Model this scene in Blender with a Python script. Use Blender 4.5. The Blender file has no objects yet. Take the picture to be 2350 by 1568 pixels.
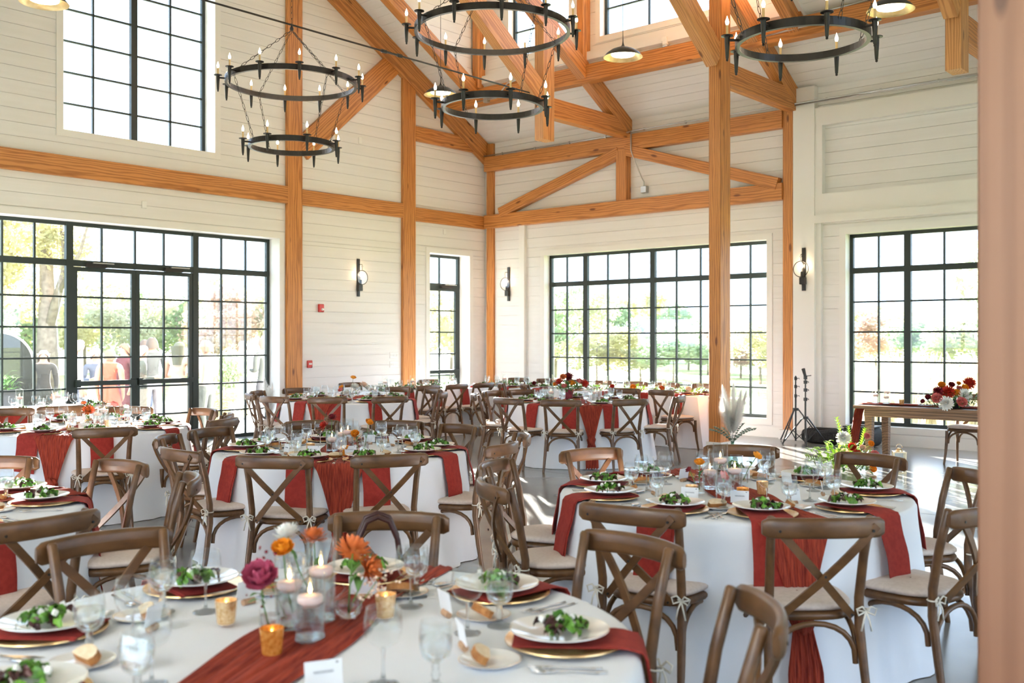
import bpy, math, random
from mathutils import Vector, Matrix
R = random.Random(7)
D = bpy.data
S = bpy.context.scene
COL = S.collection
pi = math.pi
def rad(a): return a * pi / 180.0

# ---------------------------------------------------------------- camera, sky, sun, exposure
cam = D.cameras.new('camera')
cam.sensor_width = 36.0
cam.lens = 36.0 * 2320.0 / 2350.0
cam.shift_y = -4.0 / 2350.0
cam.clip_start = 0.05
cam.clip_end = 600
cam.dof.use_dof = True
cam.dof.focus_distance = 8.5
cam.dof.aperture_fstop = 3.2
cam_o = D.objects.new('camera', cam)
cam_o.location = (0, 0, 1.6)
cam_o.rotation_euler = (pi / 2, 0, rad(41.17))
COL.objects.link(cam_o)
S.camera = cam_o

wd = D.worlds.new('sky')
S.world = wd
wd.use_nodes = True
bg = wd.node_tree.nodes['Background']
bg.inputs[0].default_value = (0.63, 0.81, 1.09, 1)
bg.inputs[1].default_value = 3.4

SUN_EL = rad(10.0)
sun_dir = Vector((0.762 * math.cos(SUN_EL), -0.648 * math.cos(SUN_EL), -math.sin(SUN_EL)))
sl = D.lights.new('sun', 'SUN')
sl.energy = 75.0
sl.angle = rad(0.6)
sl.color = (1.0, 0.96, 0.91)
so = D.objects.new('sun', sl)
so.rotation_euler = sun_dir.to_track_quat('-Z', 'Y').to_euler()
so.location = (-30, 30, 20)
COL.objects.link(so)

vs = S.view_settings
vs.view_transform = 'Standard'
vs.look = 'None'
vs.gamma = 1.0
vs.use_curve_mapping = False
vs.exposure = 0.66
cy = S.cycles
cy.use_denoising = True
cy.max_bounces = 9
cy.diffuse_bounces = 4
cy.glossy_bounces = 4
cy.transmission_bounces = 6
cy.transparent_max_bounces = 24
cy.caustics_reflective = False
cy.caustics_refractive = False
cy.sample_clamp_indirect = 6.0
cy.sample_clamp_direct = 0.0
cy.use_adaptive_sampling = True
cy.adaptive_threshold = 0.05
cy.time_limit = 850
cy.use_auto_tile = False

# ---------------------------------------------------------------- helpers: materials
def newmat(name):
    m = D.materials.new(name); m.use_nodes = True
    nt = m.node_tree; nt.nodes.clear()
    out = nt.nodes.new('ShaderNodeOutputMaterial')
    return m, nt, out
def N(nt, t, **kw):
    n = nt.nodes.new(t)
    for k, v in kw.items(): setattr(n, k, v)
    return n
def pm(name, c1, c2=None, rough=0.5, metal=0.0, scale=6.0, stretch=(1, 1, 1), bump=0.0, bscale=None, spec=0.5, lo=0.35, hi=0.65,
       trans=0.0, sheen=0.0, detail=3.0, alpha=1.0, sss=0.0, coat=0.0, emit=None, estr=0.0, ior=1.45, rnd=True):
    m, nt, out = newmat(name)
    b = N(nt, 'ShaderNodeBsdfPrincipled')
    nt.links.new(b.outputs[0], out.inputs[0])
    b.inputs['Roughness'].default_value = rough
    b.inputs['Metallic'].default_value = metal
    b.inputs['Specular IOR Level'].default_value = spec
    b.inputs['IOR'].default_value = ior
    b.inputs['Transmission Weight'].default_value = trans
    b.inputs['Sheen Weight'].default_value = sheen
    b.inputs['Coat Weight'].default_value = coat
    b.inputs['Coat Roughness'].default_value = 0.15
    b.inputs['Base Color'].default_value = (*c1, 1)
    if sss: b.inputs['Subsurface Weight'].default_value = sss; b.inputs['Subsurface Radius'].default_value = (.02, .01, .008)
    if emit: b.inputs['Emission Color'].default_value = (*emit, 1); b.inputs['Emission Strength'].default_value = estr
    if c2 is not None or bump:
        tc = N(nt, 'ShaderNodeTexCoord'); mp = N(nt, 'ShaderNodeMapping')
        mp.inputs['Scale'].default_value = stretch
        vec = tc.outputs['Object']
        if rnd:
            oi = N(nt, 'ShaderNodeObjectInfo'); mm = N(nt, 'ShaderNodeVectorMath', operation='MULTIPLY_ADD')
            mm.inputs[1].default_value = (37.0, 19.0, 23.0)
            nt.links.new(oi.outputs['Random'], mm.inputs[0]); nt.links.new(vec, mm.inputs[2]); vec = mm.outputs[0]
        nt.links.new(vec, mp.inputs[0])
        nz = N(nt, 'ShaderNodeTexNoise'); nz.inputs['Scale'].default_value = scale; nz.inputs['Detail'].default_value = detail
        nt.links.new(mp.outputs[0], nz.inputs[0])
        if c2 is not None:
            cr = N(nt, 'ShaderNodeValToRGB')
            cr.color_ramp.elements[0].position = lo; cr.color_ramp.elements[1].position = hi
            cr.color_ramp.elements[0].color = (*c1, 1); cr.color_ramp.elements[1].color = (*c2, 1)
            nt.links.new(nz.outputs[0], cr.inputs[0]); nt.links.new(cr.outputs[0], b.inputs['Base Color'])
        if bump:
            n2 = nz
            if bscale:
                n2 = N(nt, 'ShaderNodeTexNoise'); n2.inputs['Scale'].default_value = bscale; nt.links.new(mp.outputs[0], n2.inputs[0])
            bp = N(nt, 'ShaderNodeBump'); bp.inputs['Strength'].default_value = bump; bp.inputs['Distance'].default_value = 0.01
            nt.links.new(n2.outputs[0], bp.inputs['Height']); nt.links.new(bp.outputs[0], b.inputs['Normal'])
    return m

def wood(name, dark, light, knots=True, rough=0.45, ring=3.2, dist=8.0, sx=0.35, sy=3.2, coat=0.0):
    """Grain along local X: distorted growth rings, fine streaks, a few knots."""
    m, nt, out = newmat(name)
    b = N(nt, 'ShaderNodeBsdfPrincipled'); nt.links.new(b.outputs[0], out.inputs[0])
    b.inputs['Roughness'].default_value = rough; b.inputs['Coat Weight'].default_value = coat
    L = nt.links.new
    tc = N(nt, 'ShaderNodeTexCoord'); oi = N(nt, 'ShaderNodeObjectInfo')
    mm = N(nt, 'ShaderNodeVectorMath', operation='MULTIPLY_ADD'); mm.inputs[1].default_value = (31.0, 0.37, 0.29)
    L(oi.outputs['Random'], mm.inputs[0]); L(tc.outputs['Object'], mm.inputs[2])
    mp = N(nt, 'ShaderNodeMapping'); mp.inputs['Scale'].default_value = (sx, sy, sy); L(mm.outputs[0], mp.inputs[0])
    wv = N(nt, 'ShaderNodeTexWave', wave_type='RINGS', rings_direction='X')
    wv.inputs['Scale'].default_value = ring; wv.inputs['Distortion'].default_value = dist; wv.inputs['Detail'].default_value = 2.0; wv.inputs['Detail Scale'].default_value = 1.2
    L(mp.outputs[0], wv.inputs[0])
    mp2 = N(nt, 'ShaderNodeMapping'); mp2.inputs['Scale'].default_value = (sx * 5, sy * 14, sy * 14); L(mm.outputs[0], mp2.inputs[0])
    nz = N(nt, 'ShaderNodeTexNoise'); nz.inputs['Scale'].default_value = 1.0; nz.inputs['Detail'].default_value = 4.0; L(mp2.outputs[0], nz.inputs[0])
    mx = N(nt, 'ShaderNodeMath', operation='MULTIPLY_ADD'); mx.inputs[1].default_value = 0.55; L(wv.outputs[1], mx.inputs[0])
    mx2 = N(nt, 'ShaderNodeMath', operation='MULTIPLY'); mx2.inputs[1].default_value = 0.55; L(nz.outputs[0], mx2.inputs[0]); L(mx2.outputs[0], mx.inputs[2])
    cr = N(nt, 'ShaderNodeValToRGB'); e = cr.color_ramp.elements
    e[0].position = 0.22; e[0].color = (*dark, 1); e[1].position = 0.7; e[1].color = (*light, 1)
    L(mx.outputs[0], cr.inputs[0]); col = cr.outputs[0]
    if knots:
        mp3 = N(nt, 'ShaderNodeMapping'); mp3.inputs['Scale'].default_value = (1.5, 5.0, 5.0); L(mm.outputs[0], mp3.inputs[0])
        vo = N(nt, 'ShaderNodeTexVoronoi'); vo.inputs['Scale'].default_value = 1.0; L(mp3.outputs[0], vo.inputs[0])
        mr = N(nt, 'ShaderNodeMapRange'); mr.inputs[1].default_value = 0.07; mr.inputs[2].default_value = 0.13; mr.inputs[3].default_value = 1.0; mr.inputs[4].default_value = 0.0
        L(vo.outputs[0], mr.inputs[0])
        mix = N(nt, 'ShaderNodeMix', data_type='RGBA'); L(mr.outputs[0], mix.inputs[0]); L(col, mix.inputs[6])
        mix.inputs[7].default_value = (dark[0] * .5, dark[1] * .42, dark[2] * .4, 1); col = mix.outputs[2]
    L(col, b.inputs['Base Color'])
    bp = N(nt, 'ShaderNodeBump'); bp.inputs['Strength'].default_value = 0.12; bp.inputs['Distance'].default_value = 0.01
    L(mx.outputs[0], bp.inputs['Height']); L(bp.outputs[0], b.inputs['Normal'])
    return m

def thin_glass(name, tint=(0.97, 0.99, 0.98), base=0.04, edge=0.55, power=3.0, rough=0.01, gcol=(1, 1, 1), dust=0.0):
    m, nt, out = newmat(name); L = nt.links.new
    tr = N(nt, 'ShaderNodeBsdfTransparent'); tr.inputs[0].default_value = (*tint, 1)
    gl = N(nt, 'ShaderNodeBsdfGlossy'); gl.inputs['Roughness'].default_value = rough; gl.inputs[0].default_value = (*gcol, 1)
    lw = N(nt, 'ShaderNodeLayerWeight'); lw.inputs[0].default_value = 0.5
    pw = N(nt, 'ShaderNodeMath', operation='POWER'); pw.inputs[1].default_value = power; L(lw.outputs['Facing'], pw.inputs[0])
    ma = N(nt, 'ShaderNodeMath', operation='MULTIPLY_ADD', use_clamp=True); ma.inputs[1].default_value = edge; ma.inputs[2].default_value = base
    L(pw.outputs[0], ma.inputs[0])
    mx = N(nt, 'ShaderNodeMixShader'); L(ma.outputs[0], mx.inputs[0]); L(tr.outputs[0], mx.inputs[1]); L(gl.outputs[0], mx.inputs[2])
    sh = mx
    if dust:  # a film of dust that scatters a little light
        tl = N(nt, 'ShaderNodeBsdfTranslucent'); m2 = N(nt, 'ShaderNodeMixShader'); L(mx.outputs[0], m2.inputs[1]); L(tl.outputs[0], m2.inputs[2])
        tc = N(nt, 'ShaderNodeTexCoord'); nz = N(nt, 'ShaderNodeTexNoise'); nz.inputs['Scale'].default_value = 3.0; nz.inputs['Detail'].default_value = 5.0; L(tc.outputs['Object'], nz.inputs[0])
        mr = N(nt, 'ShaderNodeMapRange'); mr.inputs[1].default_value = .3; mr.inputs[2].default_value = .75; mr.inputs[3].default_value = dust * .6; mr.inputs[4].default_value = dust * 1.7
        L(nz.outputs[0], mr.inputs[0]); L(mr.outputs[0], m2.inputs[0]); sh = m2
    L(sh.outputs[0], out.inputs[0])
    return m
def solid_glass(name, col=(0.97, 0.99, 1.0), ior=1.45, clear=0.45):
    """Refracting glass that also lets part of the light straight through."""
    m, nt, out = newmat(name); L = nt.links.new
    g = N(nt, 'ShaderNodeBsdfGlass'); g.inputs['IOR'].default_value = ior; g.inputs['Roughness'].default_value = 0.0; g.inputs[0].default_value = (*col, 1)
    tr = N(nt, 'ShaderNodeBsdfTransparent'); tr.inputs[0].default_value = (*col, 1)
    mx = N(nt, 'ShaderNodeMixShader'); mx.inputs[0].default_value = clear
    L(g.outputs[0], mx.inputs[1]); L(tr.outputs[0], mx.inputs[2]); L(mx.outputs[0], out.inputs[0])
    return m
def emis(name, col, strength, sampled=False):
    m, nt, out = newmat(name)
    e = N(nt, 'ShaderNodeEmission'); e.inputs[0].default_value = (*col, 1); e.inputs[1].default_value = strength
    nt.links.new(e.outputs[0], out.inputs[0])
    if not sampled: m.cycles.emission_sampling = 'NONE'
    return m

M = {}
M['wall'] = pm('white_boards', (0.79, 0.765, 0.735), (0.82, 0.795, 0.77), rough=0.45, scale=3)
M['trimw'] = pm('white_trim', (0.83, 0.805, 0.765), rough=0.4)
M['timber'] = wood('fir_timber', (0.34, 0.115, 0.024), (0.58, 0.235, 0.06))
M['timber_pale'] = wood('pale_fir_timber', (0.42, 0.17, 0.05), (0.64, 0.31, 0.11))
M['timber_near'] = wood('pinkish_brown_timber', (0.25, 0.108, 0.055), (0.30, 0.135, 0.072), ring=1.2, dist=2.0)  # pinkish brown with little grain contrast, for the nearest post
M['chair'] = pm('chair_wood', (0.062, 0.027, 0.009), (0.17, 0.078, 0.028), rough=0.38, scale=7, stretch=(1.1, 4, 2.2), detail=6, lo=0.25, hi=0.8, coat=0.15)
M['tablewood'] = wood('table_wood', (0.13, 0.065, 0.03), (0.30, 0.165, 0.085), knots=True, rough=0.5)
M['black'] = pm('black_iron', (0.010, 0.008, 0.007), (0.02, 0.014, 0.011), rough=0.36, scale=20)
M['frame'] = pm('dark_green_steel', (0.018, 0.026, 0.022), rough=0.4)
M['glass'] = thin_glass('window_glass', (0.97, 0.985, 0.975), base=0.035, edge=0.5, power=4.0, dust=0.0018)
M['concrete'] = pm('polished_concrete', (0.17, 0.165, 0.155), (0.27, 0.265, 0.25), rough=0.2, scale=0.9, detail=8, lo=0.3, hi=0.72, spec=0.42, rnd=False)
M['cloth'] = pm('white_linen', (0.86, 0.875, 0.92), rough=0.85, bump=0.05, bscale=900)
M['cushion'] = pm('taupe_cushion', (0.60, 0.50, 0.44), (0.66, 0.56, 0.50), rough=0.9, scale=60)
M['ribbon'] = pm('cream_ribbon', (0.72, 0.68, 0.60), rough=0.8)
M['napkin'] = pm('rust_napkin', (0.25, 0.018, 0.012), (0.31, 0.027, 0.017), rough=0.9, scale=40)
M['runner'] = pm('rust_gauze', (0.18, 0.016, 0.009), (0.37, 0.05, 0.022), rough=0.9, scale=5, stretch=(2, 30, 2), bump=0.4)
M['gold'] = pm('gold_charger', (0.80, 0.50, 0.20), (0.88, 0.60, 0.30), rough=0.25, metal=0.85, scale=30)
M['china'] = pm('white_china', (0.84, 0.83, 0.80), rough=0.12, coat=0.4)
M['rim'] = pm('gold_rim', (0.86, 0.68, 0.42), rough=0.2, metal=0.9)
M['lettuce'] = pm('lettuce_leaf', (0.035, 0.12, 0.012), (0.16, 0.36, 0.04), rough=0.45, scale=25)
M['redleaf'] = pm('red_lettuce', (0.035, 0.012, 0.014), (0.10, 0.035, 0.03), rough=0.4, scale=25)
M['feta'] = pm('white_cheese', (0.85, 0.83, 0.76), rough=0.7)
M['crumb'] = pm('bread_crumb', (0.74, 0.55, 0.34), (0.82, 0.66, 0.46), rough=0.9, scale=60, bump=0.3)
M['crust'] = pm('bread_crust', (0.33, 0.12, 0.03), (0.50, 0.23, 0.07), rough=0.7, scale=30)
M['steel'] = pm('polished_steel', (0.72, 0.72, 0.73), rough=0.12, metal=1.0)
M['paper'] = pm('card_paper', (0.84, 0.84, 0.85), rough=0.8)
M['ink'] = pm('grey_ink', (0.25, 0.25, 0.27), rough=0.8)
M['cork'] = pm('wine_cork', (0.38, 0.22, 0.13), (0.52, 0.33, 0.2), rough=0.9, scale=60)
M['tglass'] = thin_glass('drinking_glass', (0.965, 0.98, 0.985), base=0.022, edge=0.55, power=3.2)
M['sglass'] = solid_glass('glass_stem', clear=0.35)
M['water'] = solid_glass('water', (0.97, 0.985, 0.99), 1.33, clear=0.62)
M['gglass'] = solid_glass('green_glass', (0.72, 0.88, 0.80), 1.4, clear=0.5)
M['wax'] = pm('pink_wax', (0.80, 0.60, 0.55), rough=0.5, sss=0.3, emit=(1.0, 0.55, 0.4), estr=0.06)  # slight emission paints the flame's glow into the wax
M['waxw'] = pm('white_wax', (0.88, 0.84, 0.78), rough=0.5, sss=0.3)
M['votive'] = pm('amber_mercury_glass', (0.26, 0.09, 0.015), (0.62, 0.34, 0.10), rough=0.2, metal=0.6, scale=90, emit=(1.0, 0.36, 0.05), estr=0.14)  # emission puts the candle's glow into the cup material itself
M['votivep'] = pm('pale_mercury_glass', (0.42, 0.28, 0.13), (0.74, 0.60, 0.40), rough=0.22, metal=0.6, scale=90, emit=(1.0, 0.45, 0.1), estr=0.08)  # same built-in candle glow, fainter
M['flame'] = emis('candle_flame', (1.0, 0.62, 0.22), 14.0)
M['bulb'] = emis('flame_bulb', (1.0, 0.80, 0.55), 26.0)
M['lampdisc'] = emis('lamp_diffuser', (1.0, 0.93, 0.82), 9.0)
M['sleeve'] = pm('candle_sleeve', (0.66, 0.44, 0.20), rough=0.5)
M['lampgold'] = pm('gold_leaf', (0.78, 0.55, 0.24), (0.86, 0.68, 0.36), rough=0.35, metal=0.8, scale=12)
M['conduit'] = pm('galvanised_conduit', (0.52, 0.52, 0.50), rough=0.35, metal=0.9)
M['red'] = pm('alarm_red', (0.52, 0.03, 0.025), rough=0.35)
M['plastic'] = pm('white_plastic', (0.85, 0.84, 0.81), rough=0.35)
M['blackp'] = pm('black_plastic', (0.02, 0.021, 0.022), rough=0.45)
M['nylon'] = pm('black_nylon', (0.012, 0.013, 0.014), (0.03, 0.031, 0.033), rough=0.8, scale=40, bump=0.2)
M['leather'] = pm('brown_leather', (0.04, 0.011, 0.009), rough=0.4)
M['stem'] = pm('green_stem', (0.10, 0.22, 0.04), rough=0.5)
M['leaf'] = pm('green_leaf', (0.055, 0.15, 0.03), (0.13, 0.27, 0.06), rough=0.5, scale=14)
M['leafy'] = pm('lime_leaf', (0.24, 0.40, 0.04), (0.42, 0.58, 0.10), rough=0.5, scale=14)
M['euca'] = pm('eucalyptus_leaf', (0.12, 0.20, 0.14), (0.24, 0.32, 0.24), rough=0.6, scale=14)
def fcol(n, a, b): M[n] = pm(n, a, b, rough=0.55, scale=35, sss=0.15)
fcol('f_orange', (0.80, 0.24, 0.01), (0.90, 0.40, 0.03)); fcol('f_rust', (0.55, 0.10, 0.02), (0.72, 0.22, 0.06)); fcol('f_red', (0.42, 0.015, 0.01), (0.62, 0.05, 0.02))
fcol('f_pink', (0.36, 0.015, 0.08), (0.62, 0.16, 0.24)); fcol('f_coral', (0.66, 0.12, 0.11), (0.80, 0.30, 0.26)); fcol('f_white', (0.84, 0.81, 0.74), (0.90, 0.88, 0.83))
fcol('f_burg', (0.13, 0.006, 0.014), (0.24, 0.012, 0.02)); fcol('f_peach', (0.80, 0.55, 0.40), (0.86, 0.66, 0.52))
# outdoors
M['lawn'] = pm('lawn', (0.20, 0.25, 0.07), (0.36, 0.38, 0.15), rough=0.95, scale=1.2, detail=6, rnd=False)
M['patio'] = pm('patio_concrete', (0.48, 0.46, 0.42), (0.56, 0.54, 0.50), rough=0.9, scale=1.5, rnd=False)
M['bark'] = pm('bark', (0.16, 0.12, 0.09), (0.26, 0.21, 0.16), rough=0.9, scale=8)
def lcol(n, a, b, t=0.45):
    """leaves: diffuse and translucent, so they glow against the light"""
    m, nt, out = newmat(n); L = nt.links.new
    tc = N(nt, 'ShaderNodeTexCoord'); nz = N(nt, 'ShaderNodeTexNoise'); nz.inputs['Scale'].default_value = 1.8; L(tc.outputs['Object'], nz.inputs[0])
    cr = N(nt, 'ShaderNodeValToRGB'); e = cr.color_ramp.elements; e[0].position = .35; e[1].position = .65; e[0].color = (*a, 1); e[1].color = (*b, 1); L(nz.outputs[0], cr.inputs[0])
    df = N(nt, 'ShaderNodeBsdfDiffuse'); tr = N(nt, 'ShaderNodeBsdfTranslucent'); mx = N(nt, 'ShaderNodeMixShader'); mx.inputs[0].default_value = t
    L(cr.outputs[0], df.inputs[0]); L(cr.outputs[0], tr.inputs[0]); L(df.outputs[0], mx.inputs[1]); L(tr.outputs[0], mx.inputs[2]); L(mx.outputs[0], out.inputs[0]); M[n] = m
lcol('t_green', (0.24, 0.34, 0.18), (0.40, 0.48, 0.29)); lcol('t_yellow', (0.48, 0.46, 0.24), (0.62, 0.57, 0.34)); lcol('t_red', (0.50, 0.34, 0.27), (0.60, 0.46, 0.37)); lcol('t_olive', (0.40, 0.42, 0.28), (0.54, 0.53, 0.38))  # pale leaf tones with some outdoor haze mixed into the colour
lcol('t_reed', (0.68, 0.61, 0.46), (0.80, 0.74, 0.60)); lcol('pampas', (0.94, 0.92, 0.88), (0.95, 0.94, 0.91), 0.5)
M['barnwall'] = pm('pale_barn_wall', (0.55, 0.57, 0.55), rough=0.9)
M['barnroof'] = pm('grey_barn_roof', (0.46, 0.42, 0.41), rough=0.8)
M['skin'] = pm('skin', (0.40, 0.21, 0.14), (0.44, 0.24, 0.16), rough=0.5, scale=10)
# ---------------------------------------------------------------- helpers: meshes and objects
class MB:
    def __init__(s): s.v = []; s.f = []; s.m = []; s.cur = 0
    def add(s, vs, fs):
        o = len(s.v); s.v.extend([tuple(p) for p in vs]); s.f.extend([tuple(i + o for i in f) for f in fs]); s.m.extend([s.cur] * len(fs)); return s
    def box(s, x0, x1, y0, y1, z0, z1):
        return s.add([(x0, y0, z0), (x1, y0, z0), (x1, y1, z0), (x0, y1, z0), (x0, y0, z1), (x1, y0, z1), (x1, y1, z1), (x0, y1, z1)],
                     [(3, 2, 1, 0), (4, 5, 6, 7), (0, 1, 5, 4), (1, 2, 6, 5), (2, 3, 7, 6), (3, 0, 4, 7)])
    def cbox(s, x0, x1, y0, y1, z0, z1, b):
        """box with bevelled edges along x (chamfer b)"""
        prof = [(y0 + b, z0), (y1 - b, z0), (y1, z0 + b), (y1, z1 - b), (y1 - b, z1), (y0 + b, z1), (y0, z1 - b), (y0, z0 + b)]
        return s.add([(x0, y, z) for y, z in prof] + [(x1, y, z) for y, z in prof],
                     [(i, (i + 1) % 8, 8 + (i + 1) % 8, 8 + i) for i in range(8)] + [tuple(range(7, -1, -1)), tuple(range(8, 16))])
    def tube(s, pts, r, n=8, cap=True, closed=False, flat=None):
        """tube through pts; r number or list; flat=(a,b) scales the section on its two axes"""
        P = [Vector(p) for p in pts]; k = len(P)
        rs = r if isinstance(r, (list, tuple)) else [r] * k
        vs = []; up = None
        for i in range(k):
            if closed: t = P[(i + 1) % k] - P[i - 1]
            else: t = P[min(i + 1, k - 1)] - P[max(i - 1, 0)]
            t = t.normalized() if t.length > 1e-9 else Vector((0, 0, 1))
            if up is None:
                up = Vector((0, 0, 1)) if abs(t.z) < 0.9 else Vector((0, 1, 0))
            a = t.cross(up)
            a = a.normalized() if a.length > 1e-6 else t.orthogonal().normalized()
            b = a.cross(t).normalized(); up = b
            fa, fb = flat if flat else (1, 1)
            for j in range(n):
                q = 2 * pi * j / n
                vs.append(P[i] + a * (math.cos(q) * rs[i] * fa) + b * (math.sin(q) * rs[i] * fb))
        fs = []
        for i in range(k if closed else k - 1):
            for j in range(n):
                a0 = i * n + j; a1 = i * n + (j + 1) % n; b0 = ((i + 1) % k) * n + j; b1 = ((i + 1) % k) * n + (j + 1) % n
                fs.append((a0, a1, b1, b0))
        if cap and not closed: fs += [tuple(range(n - 1, -1, -1)), tuple(range((k - 1) * n, k * n))]
        return s.add(vs, fs)
    def lathe(s, prof, n=24, o=(0, 0, 0), closed=False):
        vs = []
        for r, z in prof:
            for j in range(n):
                q = 2 * pi * j / n; vs.append((o[0] + r * math.cos(q), o[1] + r * math.sin(q), o[2] + z))
        k = len(prof); fs = []
        for i in range(k if closed else k - 1):
            for j in range(n):
                i2 = (i + 1) % k
                fs.append((i * n + j, i * n + (j + 1) % n, i2 * n + (j + 1) % n, i2 * n + j))
        return s.add(vs, fs)
    def grid(s, fn, nu, nv, closed_u=False):
        vs = [fn(i / nu, j / nv) for j in range(nv + 1) for i in range(nu + (0 if closed_u else 1))]
        w = nu if closed_u else nu + 1; fs = []
        for j in range(nv):
            for i in range(nu):
                fs.append((j * w + i, j * w + (i + 1) % w, (j + 1) * w + (i + 1) % w, (j + 1) * w + i))
        return s.add(vs, fs)
    def sphere(s, o, r, nu=12, nv=8):
        rx, ry, rz = r if isinstance(r, (list, tuple)) else (r, r, r)
        return s.grid(lambda u, v: (o[0] + rx * math.cos(2 * pi * u) * math.sin(pi * v), o[1] + ry * math.sin(2 * pi * u) * math.sin(pi * v), o[2] - rz * math.cos(pi * v)), nu, nv, True)
    def prism(s, poly, z0, z1):
        n = len(poly)
        return s.add([(x, y, z0) for x, y in poly] + [(x, y, z1) for x, y in poly],
                     [tuple(range(n - 1, -1, -1)), tuple(range(n, 2 * n))] + [(i, (i + 1) % n, n + (i + 1) % n, n + i) for i in range(n)])
    def mat4(s, mx):
        s.v = [tuple(mx @ Vector(p)) for p in s.v]; return s
    def mesh(s, name, mat, smooth=False, angle=None):
        me = D.meshes.new(name); me.from_pydata(s.v, [], s.f)
        for k in (mat if isinstance(mat, (list, tuple)) else [mat]): me.materials.append(M[k])
        if any(s.m): me.polygons.foreach_set('material_index', s.m)
        me.update()
        if smooth:
            me.polygons.foreach_set('use_smooth', [True] * len(me.polygons))
            if angle is not None: me.set_sharp_from_angle(angle=rad(angle))
        return me

def ob(name, me, parent=None, loc=(0, 0, 0), rot=(0, 0, 0), mx=None, label=None):
    o = D.objects.new(name, me); COL.objects.link(o)
    if parent is not None: o.parent = parent
    if mx is not None: o.matrix_local = mx
    else: o.location = loc; o.rotation_euler = rot
    if label: o['label'] = label
    return o
def tag(o, label, cat, group=None, kind=None):
    if label: o['label'] = label
    if cat: o['category'] = cat
    if group: o['group'] = group
    if kind: o['kind'] = kind
    return o
def empty(name, loc=(0, 0, 0), rotz=0.0, label=None, cat=None, group=None, kind=None, scale=None):
    o = D.objects.new(name, None); COL.objects.link(o); o.empty_display_size = 0.05
    o.location = loc; o.rotation_euler = (0, 0, rotz)
    if scale: o.scale = scale
    return tag(o, label, cat, group, kind)
def put(spec, name, label, cat, group=None, loc=(0, 0, 0), rotz=0.0, rot=None, scale=None):
    """A new thing from a spec: a mesh, or a list of (part name, mesh, offset, rotation, sub-parts) under an Empty; meshes are shared."""
    if not isinstance(spec, list):
        o = ob(name, spec, None, loc, rot or (0, 0, rotz)); tag(o, label, cat, group)
        if scale: o.scale = scale
        return o
    r = empty(name, loc, rotz, label, cat, group, scale=scale)
    if rot: r.rotation_euler = rot
    for p in spec:
        q = ob(p[0], p[1], r, p[2] if len(p) > 2 else (0, 0, 0), p[3] if len(p) > 3 else (0, 0, 0))
        for t in (p[4] if len(p) > 4 else []):
            ob(t[0], t[1], q, t[2] if len(t) > 2 else (0, 0, 0), t[3] if len(t) > 3 else (0, 0, 0))
    return r
def struct(name, me=None, parent=None):
    o = D.objects.new(name, me); COL.objects.link(o)
    o['kind'] = 'structure'
    return o
def bar(name, p0, p1, w, h, up=(0, 0, 1), mat='timber', ch=0.008, parent=None, label=None, cat='timber'):
    """Timber of length |p1-p0| along its local X, w across, h along 'up'."""
    p0 = Vector(p0); p1 = Vector(p1); x = (p1 - p0); L = x.length; x.normalize()
    u = Vector(up); y = u.cross(x).normalized(); z = x.cross(y)
    me = MB().cbox(-L / 2, L / 2, -w / 2, w / 2, -h / 2, h / 2, ch).mesh(name, mat)
    mx = Matrix((x, y, z)).transposed().to_4x4(); mx.translation = (p0 + p1) / 2
    o = ob(name, me, parent, mx=mx)
    if parent is None: tag(o, label, cat)
    return o
# ---------------------------------------------------------------- room shell
XA, YB, XE, YS = -14.1, 15.3, 4.5, -2.6
RIDGE_Y, EAVE_Z, SL = 7.6, 5.61, 0.585
ALPHA = math.atan(SL)
def roof_z(y): return EAVE_Z + SL * (YB - y) if y >= RIDGE_Y else EAVE_Z + SL * (YB - RIDGE_Y) - SL * (RIDGE_Y - y)
UNIT = {}
def unit(mat):
    if mat not in UNIT: UNIT[mat] = MB().box(-.5, .5, -.5, .5, -.5, .5).mesh('plain_' + mat, mat)
    return UNIT[mat]
def ubox(name, mat, x0, x1, y0, y1, z0, z1, parent=None):
    o = ob(name, unit(mat), parent, ((x0 + x1) / 2, (y0 + y1) / 2, (z0 + z1) / 2))
    o.scale = (abs(x1 - x0), abs(y1 - y0), abs(z1 - z0)); return o
class Pl:
    """wall plane: u along the wall, v up, n into the room"""
    def __init__(s, k): s.k = k
    def box(s, u0, u1, v0, v1, n0, n1):
        if s.k == 'A': return (XA + n0, XA + n1, u0, u1, v0, v1)
        if s.k == 'B': return (u0, u1, YB - n1, YB - n0, v0, v1)
        if s.k == 'E': return (XE - n1, XE - n0, u0, u1, v0, v1)
        if s.k == 'S': return (u0, u1, YS + n0, YS + n1, v0, v1)
        if s.k == 'D': return (u0, u1, 14.05 - n1, 14.05 - n0, v0, v1)
        return None
PA, PB, PE, PS, PD = Pl('A'), Pl('B'), Pl('E'), Pl('S'), Pl('D')
def cut(rects, h):
    out = []
    for (a, b, c, d) in rects:
        ha, hb, hc, hd = max(a, h[0]), min(b, h[1]), max(c, h[2]), min(d, h[3])
        if ha >= hb or hc >= hd: out.append((a, b, c, d)); continue
        if c < hc: out.append((a, b, c, hc))
        if hd < d: out.append((a, b, hd, d))
        if a < ha: out.append((a, ha, hc, hd))
        if hb < b: out.append((hb, b, hc, hd))
    return out
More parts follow.
